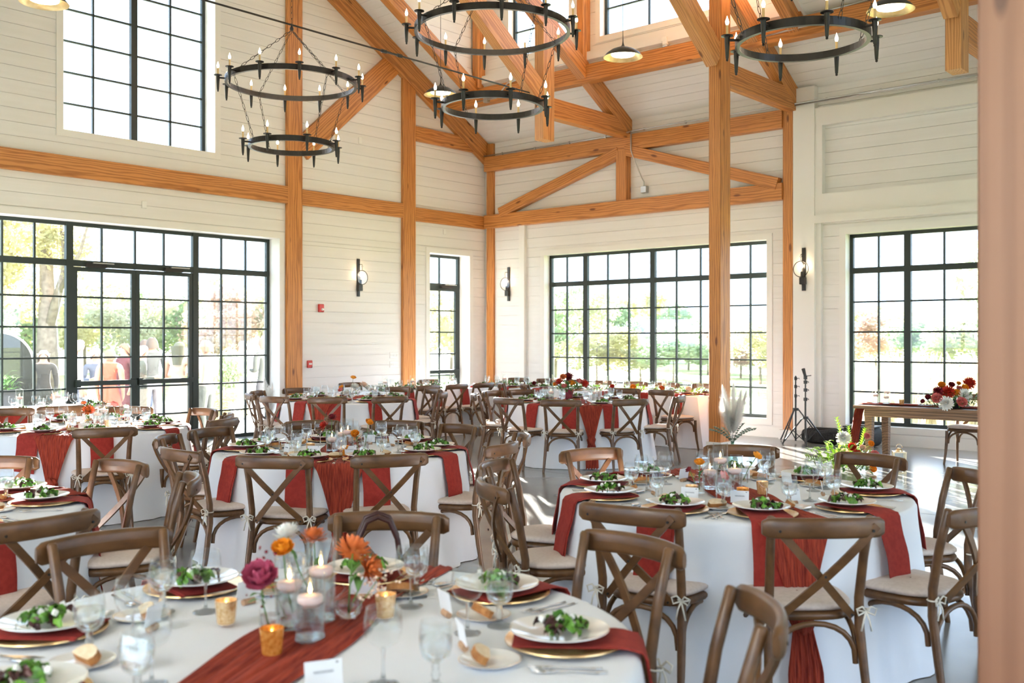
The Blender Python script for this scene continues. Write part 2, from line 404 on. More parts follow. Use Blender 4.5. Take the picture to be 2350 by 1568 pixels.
def wall(name, pl, u0, u1, v1, holes, thick, clip=None, boards=None, v0=0.0):
    """Backing slab with openings; boards = (u0,u1,v0,v1) area planked with single boards as children."""
    mb = MB(); PITCH = 0.19; v = v0; rows = []
    while v < v1 - 1e-6:
        t = min(v + PITCH, v1)
        a, b = (u0, u1) if clip is None else clip(v, t, u0, u1)
        if b > a:
            rs = [(a, b, v, t)]
            for h in holes: rs = cut(rs, h)
            rows.append((v, t, rs))
            for r in rs: mb.box(*pl.box(r[0], r[1], r[2], r[3], -thick, -0.018))
        v = t
    w = struct(name, mb.mesh(name, 'wall'))
    if boards:
        for v, t, rs in rows:
            for r in rs:
                a, b = max(r[0], boards[0]), min(r[1], boards[1])
                if b - a < 0.02 or r[2] < boards[2] - .01 or r[3] > boards[3] + .2: continue
                top = r[3] - (0.005 if abs(r[3] - t) < 1e-6 else 0)
                if top - r[2] < 0.01: continue
                ubox('board', 'wall', *pl.box(a, b, r[2], top, -0.018, 0.0), parent=w)
    return w
def window(name, pl, u0, u1, v0, v1, n, mulls=(), munts=(), trans=(), rails=(), fw=0.055, skip=None, casing=True, sill=True, depth=0.06):
    """n: depth of the frame's room side behind the wall face (negative). mulls/trans thick bars, munts/rails thin bars. skip: (u0,u1,v0,v1) left to doors."""
    w = struct(name); dk = 'frame'
    def B(nm, a, b, c, d, n0, n1, mat=dk): return ubox(nm, mat, *pl.box(a, b, c, d, n0, n1), parent=w)
    B('frame', u0, u0 + fw, v0, v1, n - depth, n); B('frame', u1 - fw, u1, v0, v1, n - depth, n)
    B('frame', u0, u1, v1 - fw, v1, n - depth, n)
    if skip is None: B('frame', u0, u1, v0, v0 + fw, n - depth, n)
    else:
        B('frame', u0, skip[0], v0, v0 + fw, n - depth, n); B('frame', skip[1], u1, v0, v0 + fw, n - depth, n)
    for m in mulls: B('mullion', m - .05, m + .05, v0, v1, n - depth, n + .01)
    for t in trans: B('transom', u0, u1, t - .045, t + .045, n - depth, n + .005)
    us = sorted([u0 + fw, u1 - fw] + list(mulls) + list(munts)); vs_ = sorted([v0 + fw, v1 - fw] + list(trans) + list(rails))
    def inskip(a, b, c, d): return skip and a >= skip[0] - .06 and b <= skip[1] + .06 and d <= skip[3] + .06
    for m in munts:
        top = v1; bot = v0
        if skip and skip[0] < m < skip[1]: bot = skip[3]
        B('muntin', m - .013, m + .013, bot, top, n - depth + .012, n - .008)
    for t in rails:
        segs = [(u0, u1)] if not (skip and t < skip[3]) else [(u0, skip[0]), (skip[1], u1)]
        for a, b in segs: B('muntin', a, b, t - .013, t + .013, n - depth + .012, n - .008)
    for i in range(len(us) - 1):
        for j in range(len(vs_) - 1):
            a, b, c, d = us[i], us[i + 1], vs_[j], vs_[j + 1]
            if inskip(a, b, c, d) or b - a < .02 or d - c < .02: continue
            B('pane', a, b, c, d, n - depth / 2 - .003, n - depth / 2 + .003, 'glass')
    if casing:
        cw = 0.1
        B('casing', u0 - cw, u0, v0 if v0 < .05 else v0 - cw, v1 + cw, 0, .018, 'trimw'); B('casing', u1, u1 + cw, v0 if v0 < .05 else v0 - cw, v1 + cw, 0, .018, 'trimw')
        B('casing', u0, u1, v1, v1 + cw, 0, .018, 'trimw')
        if v0 > .05: B('casing', u0, u1, v0 - cw, v0, 0, .018, 'trimw')
    return w
def door_leaf(name, pl, u0, u1, v1, n, rails, munt, hinge):
    w = struct(name); st = .065
    def B(nm, a, b, c, d, n0, n1, mat='frame', par=w): return ubox(nm, mat, *pl.box(a, b, c, d, n0, n1), parent=par)
    B('stile', u0, u0 + st, .01, v1, n - .05, n); B('stile', u1 - st, u1, .01, v1, n - .05, n)
    B('rail', u0, u1, v1 - .06, v1, n - .05, n); B('rail', u0, u1, .01, .1, n - .05, n)
    B('muntin', munt - .013, munt + .013, .1, v1 - .06, n - .042, n - .008)
    for t in rails: B('muntin', u0 + st, u1 - st, t - .013, t + .013, n - .042, n - .008)
    us = [u0 + st, munt, u1 - st]; vs_ = sorted([.1, v1 - .06] + list(rails))
    for i in range(2):
        for j in range(len(vs_) - 1): B('pane', us[i], us[i + 1], vs_[j], vs_[j + 1], n - .028, n - .022, 'glass')
    B('push_bar', u0 + .02, u1 - .02, .93, 1.0, n + .03, n + .075); 
    for uu in (u0 + .03, u1 - .1): B('push_bar_bracket', uu, uu + .07, .91, 1.02, n, n + .04)
    cu = (u0 + .18) if hinge < 0 else (u1 - .5)
    B('door_closer', cu, cu + .3, v1 + .0, v1 + .055, n, n + .06, 'black')
    B('closer_arm', cu + .1, cu + .42, v1 + .06, v1 + .075, n + .02, n + .05, 'conduit')
    return w

# openings -----------------------------------------------------------------
DOOR = (5.36, 10.19, 0.0, 3.30); UPW = (6.54, 8.96, 4.56, 7.26); SD = (13.69, 14.81, 0.0, 3.29)
W1 = (-12.53, -7.80, 0.30, 3.25); W2 = (-6.46, -3.50, 0.28, 3.25)
D1 = (-12.36, -10.95, 6.80, 8.15); D2 = (-10.27, -7.62, 6.80, 8.15)
EW = [(0.5, 5.0, 0.3, 3.25), (6.0, 9.5, 0.0, 3.3), (10.5, 14.2, 0.3, 3.25), (6.0, 9.2, 4.5, 7.2)]
SW = [(-12.8, -8.0, 0.3, 3.25), (-6.6, -2.2, 0.3, 3.25), (-1.0, 3.4, 0.3, 3.25)]

fl = struct('floor', MB().box(XA - .4, XE + .4, YS - .4, YB + .4, -0.2, 0.0).mesh('floor', 'concrete'))
for k, (a, b, c, d) in enumerate([(-14.1, 4.5, 4.699, 4.703), (-14.1, 4.5, 9.499, 9.503), (-9.802, -9.798, -2.6, 15.3), (-5.502, -5.498, -2.6, 15.3), (-1.202, -1.198, -2.6, 15.3)]):
    ubox('saw_cut_joint', 'black', a, b, c, d, -.004, 0.0006, parent=fl)
def clipA(v, t, u0, u1):
    if t <= EAVE_Z + .02: return u0, u1
    y = YB - (v - EAVE_Z) / SL
    return max(u0, 2 * RIDGE_Y - y), min(u1, y + .15)
wall('wall_left', PA, YS, YB + .32, 9.9, [DOOR, UPW, SD], 0.42, clipA, (4.0, 15.3, 0, 8.6))
wall('wall_back', PB, XA, XE, 5.62, [W1, W2], 0.30, None, (-14.1, -2.2, 0, 5.6))
wall('wall_right', PE, YS, YB, 9.9, EW, 0.3, lambda v, t, a, b: (a, b) if t <= 5.6 else (max(a, 2 * RIDGE_Y - (YB - (v - EAVE_Z) / SL)), min(b, YB - (v - EAVE_Z) / SL)))
wall('wall_front', PS, XA, XE, 4.3, SW, 0.3)
wall('wall_dormer', PD, -13.2, -6.55, 8.45, [D1, D2], 0.25, None, (-13.2, -6.55, 6.3, 8.4), v0=6.3)
# ceiling slabs
def slab(mb, x0, x1, y0, y1, t=0.16):
    z0, z1 = roof_z(y0), roof_z(y1)
    mb.add([(x0, y0, z0 + .02), (x1, y0, z0 + .02), (x1, y1, z1 + .02), (x0, y1, z1 + .02), (x0, y0, z0 + t), (x1, y0, z0 + t), (x1, y1, z1 + t), (x0, y1, z1 + t)],
           [(3, 2, 1, 0), (4, 5, 6, 7), (0, 1, 5, 4), (1, 2, 6, 5), (2, 3, 7, 6), (3, 0, 4, 7)])
mb = MB()
slab(mb, XA - .5, -13.1, RIDGE_Y, YB + .4); slab(mb, -13.1, -6.65, 13.95, YB + .4); slab(mb, -13.1, -6.65, RIDGE_Y, 10.55); slab(mb, -6.65, XE + .5, RIDGE_Y, YB + .4)
slab(mb, XA - .5, XE + .5, YS - .4, RIDGE_Y)
mb.box(-13.4, -6.3, 10.3, 14.5, 8.42, 8.58)
ceil = struct('ceiling', mb.mesh('ceiling', 'wall'))
def slope_boards(x0, x1, s0, s1):
    s = s0
    while s < s1 - .02:
        t = min(s + .19, s1) - .005; m = (s + t) / 2
        o = ob('board', unit('wall'), ceil, ((x0 + x1) / 2, YB - m * math.cos(ALPHA), EAVE_Z + m * math.sin(ALPHA) + .012), (pi - ALPHA, 0, 0))
        o.scale = (x1 - x0, t - s, .018); s += .19
slope_boards(XA, -13.15, 0.0, 5.2); slope_boards(-13.15, -6.6, 0.0, 1.5); slope_boards(-6.6, -0.5, 0.0, 4.6)
for nm, x in (('wall_dormer_left', -13.15), ('wall_dormer_right', -6.6)):
    m2 = MB(); sg = 1 if x < -10 else -1
    m2.add([(x - .1 * sg, 14.1, 6.25), (x - .1 * sg, 14.1, 8.45), (x - .1 * sg, 10.4, 8.45), (x, 14.1, 6.25), (x, 14.1, 8.45), (x, 10.4, 8.45)], [(0, 1, 2), (5, 4, 3), (0, 3, 4, 1), (1, 4, 5, 2), (2, 5, 3, 0)])
    wl = struct(nm, m2.mesh(nm, 'wall'))
    z = 6.34
    while z < 8.4:
        ylow = YB - (z - EAVE_Z) / SL
        ubox('board', 'wall', x if sg > 0 else x - .018, x + .018 if sg > 0 else x, ylow, 14.04, z, z + .185, parent=wl); z += .19
# windows and doors
window('window_1', PA, *DOOR, -0.27, mulls=(6.76, 8.79), munts=(5.83, 6.27, 7.25, 7.775, 8.25, 9.27, 9.73), trans=(2.71,), rails=(2.22, 1.78, 1.34, .89, .45), skip=(6.76, 8.79, 0, 2.66), casing=True)
door_leaf('door_1', PA, 6.81, 7.774, 2.655, -0.27, (2.22, 1.78, 1.34, .89, .45), 7.25, -1)
door_leaf('door_2', PA, 7.776, 8.74, 2.655, -0.27, (2.22, 1.78, 1.34, .89, .45), 8.25, 1)
window('window_2', PA, *UPW, -0.27, mulls=(7.75,), munts=(7.12, 8.36), rails=(5.0, 5.45, 5.9, 6.36, 6.8))
window('window_3', PA, *SD, -0.27, munts=(14.25,), trans=(2.68,), skip=(13.69, 14.81, 0, 2.64))
door_leaf('door_3', PA, 13.745, 14.755, 2.635, -0.27, (2.18, 1.75, 1.32, .89, .45), 14.25, 1)
window('window_4', PB, *W1, -0.15, mulls=(-11.65, -10.13, -8.66), munts=(-12.11, -11.14, -10.66, -9.64, -9.15, -8.19), trans=(2.68,), rails=(2.18, 1.72, 1.26, .80))
window('window_5', PB, *W2, -0.15, mulls=(-5.565, -4.50), munts=(-6.01, -5.03, -4.0), trans=(2.68,), rails=(2.19, 1.72, 1.26, .79))
window('window_6', PD, *D1, -0.12, munts=(-11.65,), rails=(7.3,)); window('window_7', PD, *D2, -0.12, munts=(-9.37, -8.5), rails=(7.3,))
nwin = 8
for h in EW: window('window_%d' % nwin, PE, *h, -0.15, mulls=((h[0] + h[1]) / 2,), trans=(h[3] - .55,), rails=(h[2] + .9, h[2] + 1.7), casing=False); nwin += 1
for h in SW: window('window_%d' % nwin, PS, *h, -0.15, mulls=((h[0] + h[1]) / 2,), trans=(h[3] - .55,), rails=(h[2] + .9, h[2] + 1.7), casing=False); nwin += 1
# baseboards and white panelling of the back wall
bb = struct('baseboard_left')
for a, b in ((4.0, 5.26), (10.29, 13.59), (14.91, 15.3)): ubox('board', 'trimw', *PA.box(a, b, 0, .17, 0, .022), parent=bb)
bb = struct('baseboard_back'); ubox('board', 'trimw', *PB.box(-14.1, -2.2, 0, .17, 0, .024), parent=bb)
t1 = struct('trim_1')
ubox('pilaster', 'trimw', *PB.box(-13.14, -13.0, 0, 3.87, 0, .07), parent=t1)
t2 = struct('trim_2')
ubox('pilaster', 'trimw', *PB.box(-7.28, -6.92, 0, 5.62, 0, .13), parent=t2)
ubox('pilaster_edge', 'trimw', *PB.box(-6.92, -6.84, 0, 3.44, 0, .07), parent=t2)
ubox('plinth', 'trimw', *PB.box(-7.50, -6.90, 0, .15, 0, .20), parent=t2)
ubox('panel_rail', 'trimw', *PB.box(-6.92, -2.2, 3.44, 3.56, 0, .16), parent=t2); ubox('panel_rail', 'trimw', *PB.box(-6.92, -2.2, 3.56, 3.90, 0, .11), parent=t2)
ubox('panel_rail', 'trimw', *PB.box(-6.92, -2.2, 4.98, 5.26, 0, .11), parent=t2); ubox('panel_stile', 'trimw', *PB.box(-6.92, -6.8, 3.90, 4.98, 0, .11), parent=t2)
ubox('panel_stile', 'trimw', *PB.box(-2.4, -2.2, 3.90, 4.98, 0, .11), parent=t2)
# ---------------------------------------------------------------- timber frame
def T(nm, p0, p1, w, h, label, up=(0, 0, 1), mat='timber', cat='timber'): return bar(nm, p0, p1, w, h, up, mat, label=label, cat=cat)
XF = XA + .03; YF = YB - .07
UPX = (1, 0, 0); UPY = (0, 1, 0)
T('timber_post', (XF, 10.47, 0), (XF, 10.47, 9.0), .31, .08, 'tall orange timber post right of the glass doors on the left wall', UPX, cat='post')
T('timber_post', (XF, 13.11, 0), (XF, 13.11, 7.0), .32, .08, 'timber post between the wall sconce and the narrow glass door', UPX, cat='post')
T('timber_post', (-13.93, YB - .03, 0), (-13.93, YB - .03, 5.6), .18, .08, 'slim timber post in the corner of the two white walls', UPY, cat='post')
T('timber_beam', (XF, 4.0, 4.04), (XF, 10.315, 4.04), .09, .29, 'horizontal timber beam above the glass doors on the left wall', cat='beam')
T('timber_beam', (XF, 10.625, 4.03), (XF, 12.95, 4.03), .074, .27, 'horizontal timber beam above the sconce and fire alarm', cat='beam')
T('timber_beam', (XF, 13.27, 3.99), (XF, 15.22, 3.99), .074, .26, 'short timber beam above the narrow glass door', cat='beam')
T('timber_beam', (XF, 13.27, 5.53), (XF, 15.3, 5.53), .074, .28, 'upper timber beam under the gable rafter beside the corner', cat='beam')
T('timber_brace', (XF, 10.62, 4.84), (XF, 12.98, 6.98), .072, .40, 'diagonal timber brace behind the left chandelier', cat='brace')
def rafter(x, y0, y1, w, dep, label, off=0.0):
    nrm = Vector((0, -math.sin(ALPHA), -math.cos(ALPHA)))
    a = Vector((x, y0, roof_z(y0))) + nrm * (dep / 2 + off); b = Vector((x, y1, roof_z(y1))) + nrm * (dep / 2 + off)
    return T('timber_rafter', a, b, w, dep, label, cat='rafter')
rafter(XA + .05, 15.55, RIDGE_Y, .10, .40, 'sloping timber rafter lying along the left gable wall')
TX = (-10.565, -7.315, -4.045)
lab = ('truss nearest the left wall', 'truss with the full height post', 'truss at the right edge of the picture')
for x, l in zip(TX, lab):
    rafter(x, 15.4, RIDGE_Y, .184, .29, 'sloping timber rafter of the ' + l)
    if x != TX[1]:
        o = T('timber_pendant_post', (x, 12.895, 4.88), (x, 12.895, 6.8), .19, .29, 'hanging timber post of the ' + l, UPY, mat='timber_pale', cat='post')
    else:
        T('timber_post', (x, 12.895, .14), (x, 12.895, 7.9), .19, .29, 'free standing full height timber post beside the pampas grass', UPY, cat='post')
        ubox('post_plinth', 'trimw', x - .12, x + .12, 12.72, 13.07, 0, .14); tag(D.objects['post_plinth'], 'white plinth block under the free standing timber post', 'plinth')
    T('timber_tie', (x, 13.04, 5.435), (x, 15.2, 5.435), .17, .33, 'short level timber tie of the ' + l, cat='beam')
    T('timber_brace', (x, 12.76, 5.62), (x, 7.7, 9.24), .17, .34, 'long sloping timber strut of the ' + l, mat='timber_pale', cat='brace')
T('timber_post', (-.785, 3.12, 0), (-.785, 3.12, 7.3), .19, .29, 'blurred timber post cut off by the right edge of the picture', UPY, mat='timber_near', cat='post')
rafter(-13.1, 14.05, 9.0, .17, .27, 'timber rafter at the left end of the dormer'); rafter(-6.65, 14.05, 9.0, .17, .27, 'timber rafter at the right end of the dormer')
T('timber_purlin', (XA, 14.0, 6.18), (XE, 14.0, 6.18), .20, .30, 'long timber purlin under the dormer windows', cat='beam')
T('timber_post', (-13.03, 13.98, 6.33), (-13.03, 13.98, 8.4), .14, .28, 'timber post at the left corner of the dormer', UPY, cat='post')
T('timber_post', (-10.56, 13.98, 6.33), (-10.56, 13.98, 8.4), .14, .28, 'timber post between the two dormer windows', UPY, cat='post')
T('timber_post', (-6.6, 13.98, 6.33), (-6.6, 13.98, 8.4), .14, .24, 'timber post at the right corner of the dormer', UPY, cat='post')
# truss on the back wall
T('timber_beam', (-14.02, YF, 5.175), (-7.47, YF, 5.175), .15, .29, 'upper timber plate beam on the back wall carrying the conduit', cat='beam')
T('timber_beam', (-14.02, YF, 4.005), (-7.47, YF, 4.005), .15, .27, 'lower timber beam above the big back window', cat='beam')
T('timber_post', (-10.61, YF - .01, 4.14), (-10.61, YF - .01, 5.04), .22, .176, 'short timber king post above the big back window', UPY, cat='post')
T('timber_brace', (-13.6, YF - .02, 4.16), (-10.68, YF - .02, 5.02), .138, .20, 'left diagonal timber brace above the big back window', cat='brace')
T('timber_brace', (-10.55, YF - .02, 5.05), (-7.55, YF - .02, 4.13), .142, .20, 'right diagonal timber brace above the big back window', cat='brace')
T('timber_post', (-7.38, YF + .02, .15), (-7.38, YF + .02, 5.35), .18, .12, 'timber post on the back wall behind the light stands', UPY, cat='post')
# ---------------------------------------------------------------- lamps and wall fittings
def chain_mesh(L, pitch=0.075, w=0.013, r=0.0032, twist=True):
    """chain hanging along -Z of length L"""
    mb = MB(); n = max(1, int(round(L / pitch))); p = L / n
    for i in range(n):
        c = -p * (i + .5); h = p * .58; pts = []
        for k in range(10):
            q = 2 * pi * k / 10; a = w * math.cos(q); z = c + h * math.sin(q)
            pts.append((a, 0, z) if i % 2 == 0 else (0, a, z))
        mb.tube(pts, r, 4, closed=True)
    return mb.mesh('chain', 'black', True)
CH = {}
def chain(parent, a, b):
    a = Vector(a); b = Vector(b); L = (b - a).length; key = round(L, 2)
    if key not in CH: CH[key] = chain_mesh(L)
    o = ob('chain', CH[key], parent); o.location = a
    o.rotation_euler = (b - a).to_track_quat('-Z', 'Y').to_euler()
RU, RL = 0.81, 0.53
def ring_mesh(r):
    mb = MB(); mb.lathe([(r - .006, -.034), (r + .006, -.034), (r + .006, .034), (r - .006, .034)], 64, closed=True)
    mb.lathe([(r - .03, -.034), (r - .006, -.034), (r - .006, -.026), (r - .03, -.026)], 64, closed=True)
    return mb.mesh('ring', 'black')
RINGU, RINGL = ring_mesh(RU), ring_mesh(RL)
mb = MB(); mb.tube([(0, 0, 0), (.075, 0, 0)], .011, 8); mb.lathe([(.002, -.175), (.011, -.168), (.009, -.155), (.013, -.15), (.021, -.02), (.021, .02), (.026, .026), (.05, .03), (.05, .036), (.0, .036)], 14, (.085, 0, 0))
ARM = mb.mesh('candle_arm', 'black', True, 40)
SLV = MB().lathe([(.0105, 0), (.0105, .085), (.0, .087)], 10).mesh('candle_sleeve', 'sleeve', True, 40)
BULB = MB().lathe([(.0, 0), (.008, .002), (.0145, .018), (.0155, .03), (.011, .045), (.005, .06), (.0012, .075), (.0, .078)], 10).mesh('flame_bulb', 'bulb', True)
HUB = MB().lathe([(.0, -.03), (.02, -.02), (.025, 0), (.014, .03), (.008, .06), (.0, .065)], 12).mesh('hub', 'black', True)
def chandelier(x, y, label, a0):
    ch = empty('ring_chandelier', (x, y, 5.53), 0, label, 'chandelier', 'iron ring chandeliers under the roof')
    ob('hub', HUB, ch)
    zu, zl = 4.84 - 5.53, 4.05 - 5.53
    ob('ring', RINGU, ch, (0, 0, zu)); ob('ring', RINGL, ch, (0, 0, zl))
    for n, r, z in ((12, RU, zu), (8, RL, zl)):
        for k in range(n):
            q = a0 + 2 * pi * k / n + (0 if n == 12 else .2)
            a = ob('candle_arm', ARM, ch, (r * math.cos(q), r * math.sin(q), z), (0, 0, q))
            ob('candle_sleeve', SLV, a, (.085, 0, .036)); ob('flame_bulb', BULB, a, (.085, 0, .12))
    for k in range(4):
        q = a0 + .45 + k * pi / 2
        u = Vector((RU * math.cos(q), RU * math.sin(q), zu)); l = Vector((RL * math.cos(q), RL * math.sin(q), zl))
        chain(ch, (0, 0, -.02), u); chain(ch, u, l)
    chain(ch, (0, 0, 4.3), (0, 0, .05))
    L = D.lights.new('chandelier_glow', 'POINT'); L.energy = 14; L.color = (1.0, .78, .52); L.shadow_soft_size = .5
    lo = D.objects.new('chandelier_glow', L); COL.objects.link(lo); lo.parent = ch; lo.location = (0, 0, zu + .1)
for x, y, l in ((-10.5, 7.78, 'two tier black iron ring chandelier nearest the left wall'), (-7.13, 7.84, 'two tier black iron ring chandelier in the middle of the three'), (-3.66, 7.79, 'black iron ring chandelier at right with only its lower ring in view')):
    chandelier(x, y, l, math.atan2(y, x) + .1)
# pendant lamps
PSH = MB().lathe([(.004, .20), (.006, .10), (.012, .06), (.03, .035), (.075, .02), (.15, -.01), (.215, -.055), (.255, -.105)], 40).mesh('shade', 'blackp', True)
PIN = MB().lathe([(.05, .012), (.145, -.018), (.21, -.062), (.25, -.107), (.255, -.105)], 40).mesh('gold_lining', 'lampgold', True)
PDI = MB().lathe([(.0, -.03), (.15, -.03), (.152, -.06), (.148, -.075), (.0, -.08)], 32).mesh('diffuser', 'lampdisc', True, 30)
PCB = MB().tube([(0, 0, .19), (0, 0, 3.2)], .004, 6).mesh('cord', 'blackp')
for x, y, z, l in ((-11.0, 10.92, 5.45, 'black dome pendant lamp behind the middle chandelier'), (-7.55, 10.82, 5.37, 'black dome pendant lamp in front of the dormer window'), (-4.2, 11.15, 5.34, 'gold lined pendant lamp at the top edge above the right chandelier'), (-11.05, 4.92, 5.36, 'sliver of a gold lined pendant lamp at the top left corner')):
    p = put([('shade', PSH), ('gold_lining', PIN), ('diffuser', PDI), ('cord', PCB)], 'pendant_lamp', l, 'lamp', 'dome pendant lamps', (x, y, z))
    L = D.lights.new('pendant_glow', 'SPOT'); L.energy = 22; L.color = (1.0, .84, .62); L.shadow_soft_size = .14; L.spot_size = rad(140); L.spot_blend = .6
    lo = D.objects.new('pendant_glow', L); COL.objects.link(lo); lo.parent = p; lo.location = (0, 0, -.1)
# steel tie rod with turnbuckle
rod = empty('steel_tie_rod', (-10.56, 12.7, 5.6), 0, 'black steel tie rod with turnbuckle crossing behind the left chandelier', 'tie rod')
ob('rod', MB().tube([(0, 0.05, 0), (0, -10.2, 0)], .013, 8).mesh('rod', 'black', True, 60), rod)
tb = MB(); tb.tube([(.02, -3.3, 0), (.02, -3.05, 0)], .008, 6); tb.tube([(-.02, -3.3, 0), (-.02, -3.05, 0)], .008, 6); tb.tube([(0, -3.36, 0), (0, -3.28, 0)], .026, 8); tb.tube([(0, -3.07, 0), (0, -2.99, 0)], .026, 8)
ob('turnbuckle', tb.mesh('turnbuckle', 'black'), rod)
# sconces: local +Y out of the wall
SB = MB().cbox(-.34, .34, -.012, .012, -.03, .03, .004).mat4(Matrix.Rotation(pi / 2, 4, 'Y')).mesh('back_bar', 'black')
SRG = MB().tube([(.125 * math.cos(q), 0, .125 * math.sin(q)) for q in [2 * pi * k / 40 for k in range(40)]], .0065, 6, closed=True).mesh('ring', 'black', True)
SGL = MB().lathe([(.0, -.002), (.12, -.002), (.12, .002), (.0, .002)], 32).mat4(Matrix.Rotation(pi / 2, 4, 'X')).mesh('glass_disc', 'tglass')
mb = MB().tube([(0, 0, .235), (0, .10, .235), (.0, .105, .22)], .005, 6); mb.tube([(.014 * math.cos(q), .105, .20 + .014 * math.sin(q)) for q in [2 * pi * k / 14 for k in range(14)]], .0035, 5, closed=True); mb.lathe([(.0, 0), (.008, .01), (.004, .02), (.003, .05)], 8, (0, .105, .135))
SHK = mb.mesh('hook', 'black', True)
mb = MB().box(-.045, .045, -.0, .07, -.24, -.13); mb.lathe([(.0, -.13), (.024, -.13), (.024, -.04), (.0, -.04)], 12, (0, .06, 0))
SCP = mb.mesh('candle_cup', 'black'); SCN = MB().lathe([(.011, -.04), (.011, .02), (0, .02)], 10, (0, .06, 0)).mesh('candle_sleeve', 'waxw', True, 40)
for (x, y), rz, l in (((XA, 11.9), -pi / 2, 'ring sconce with lit bulb on the left wall above the fire alarm'), ((-13.46, YB), pi, 'ring sconce with lit bulb between the corner post and the big back window'), ((-7.09, YB - .13), pi, 'ring sconce with lit bulb on the white pilaster by the light stands')):
    s = empty('wall_sconce', (x, y, 2.72), rz, l, 'wall lamp', 'ring wall sconces')
    dx, dy = -math.sin(rz), math.cos(rz)
    s.location = (x + dx * .014, y + dy * .014, 2.72)
    ob('back_bar', SB, s); ob('hook', SHK, s); ob('candle_cup', SCP, s); ob('candle_sleeve', SCN, s); ob('flame_bulb', BULB, s, (0, .06, .02))
    rg = ob('ring', SRG, s, (0, .107, 0)); ob('glass_disc', SGL, rg)
    L = D.lights.new('sconce_glow', 'POINT'); L.energy = 3.5; L.color = (1.0, .74, .46); L.shadow_soft_size = .02
    lo = D.objects.new('sconce_glow', L); COL.objects.link(lo); lo.parent = s; lo.location = (.0, .062, .06)
# fire alarm, pull station, switches, outlet, small plates (left wall)
def rplate(w, h, t): return MB().cbox(-w / 2, w / 2, -h / 2, h / 2, 0, t, min(.012, t * .6)).mat4(Matrix(((0, 0, 1, 0), (1, 0, 0, 0), (0, 1, 0, 0), (0, 0, 0, 1))))
put([('body', rplate(.10, .14, .045).mesh('body', 'red')), ('strobe', MB().sphere((.05, .015, -.022), (.02, .028, .022), 12, 8).mesh('strobe', 'plastic', True))], 'fire_alarm_strobe', 'red fire alarm horn with white strobe on the left wall', 'fire alarm', loc=(XA, 11.05, 2.15))
mb = MB().box(.036, .042, -.03, .03, -.01, .02)
put([('body', rplate(.095, .13, .035).mesh('body', 'red')), ('handle', mb.mesh('handle', 'plastic')), ('lettering', MB().box(.0425, .043, -.022, .022, .002, .008).mesh('lettering', 'ink')), ('lock', MB().box(.034, .04, .02, .04, -.055, -.04).mesh('lock', 'blackp'))], 'fire_alarm_pull_station', 'red fire alarm pull station low on the left wall beside the tall post', 'fire alarm', loc=(XA, 10.81, 1.18))
for z, l in ((1.31, 'upper white four gang switch plate beside the timber post'), (1.14, 'lower white four gang switch plate beside the timber post')):
    sw = put([('plate', rplate(.21, .115, .008).mesh('plate', 'plastic'))], 'switch_plate', l, 'light switch', 'switch plates on the left wall', (XA, 12.77, z))
    tg = MB().box(.006, .016, -.008, .008, -.018, .018).mesh('toggle', 'plastic')
    for k in range(4): ob('toggle', tg, sw, (0, -.07 + .047 * k, 0))
put([('plate', rplate(.075, .115, .008).mesh('plate', 'plastic')), ('socket', MB().box(.006, .011, -.02, .02, -.04, -.006).box(.006, .011, -.02, .02, .006, .04).mesh('socket', 'trimw'))], 'wall_outlet', 'white outlet plate left of the narrow glass door', 'outlet', loc=(XA, 13.45, 1.16))
put(rplate(.075, .11, .012).mesh('sensor', 'plastic'), 'wall_sensor', 'small white plate above the glass doors under the timber beam', 'sensor', loc=(XA, 7.76, 3.62))
put(rplate(.07, .12, .012).mesh('sensor', 'plastic'), 'wall_sensor', 'small white plate high on the wall beside the diagonal brace', 'sensor', loc=(XA, 11.95, 5.2))
put(rplate(.07, .10, .012).mesh('sensor', 'plastic'), 'wall_sensor', 'small white plate above the narrow glass door', 'sensor', loc=(XA, 14.1, 3.72))
# conduit on the back wall
cd = empty('electrical_conduit', (-14.0, YB - .16, 5.34), 0, 'galvanised conduit run along the top of the back wall', 'conduit')
ob('pipe', MB().tube([(0, 0, 0), (3.4, 0, 0), (3.7, -.01, .03), (11.8, -.01, .03)], .013, 8).mesh('pipe', 'conduit', True), cd)
ob('pipe', MB().tube([(6.75, -.01, .005), (11.8, -.01, .005)], .011, 8).mesh('pipe', 'conduit', True), cd)
CL = MB().box(-.012, .012, -.02, .02, -.03, .02).mesh('clip', 'conduit')
for k in range(13): ob('clip', CL, cd, (.5 + k * .85, 0, .0 if k < 4 else .03))
dr = ob('drop_pipe', MB().tube([(3.62, -.015, .02), (3.62, -.015, -.32), (3.64, -.005, -.40), (3.80, .06, -.84), (3.83, .08, -.9), (3.83, .08, -.98)], .012, 8).mesh('drop_pipe', 'conduit', True), cd)
ob('junction_box', MB().cbox(-.055, .055, 0, .09, -.06, .06, .006).mesh('junction_box', 'conduit'), cd, (3.83, .065, -1.04))
cd2 = empty('electrical_conduit', (-14.0, 13.86, 6.02), 0, 'conduit with bends fixed along the purlin under the dormer', 'conduit')
ob('pipe', MB().tube([(1.0, 0, .05), (1.5, 0, .05), (1.75, .02, .28), (2.9, .1, .42), (3.3, .1, .42)], .013, 8).mesh('pipe', 'conduit', True), cd2)
ob('pipe', MB().tube([(6.9, .0, .12), (7.6, .0, .14), (7.9, .02, .3), (8.5, .08, .34)], .013, 8).mesh('pipe', 'conduit', True), cd2)
ob('junction_box', MB().cbox(-.05, .05, -.02, .06, -.05, .05, .006).mesh('junction_box', 'conduit'), cd2, (1.25, -.02, .05))
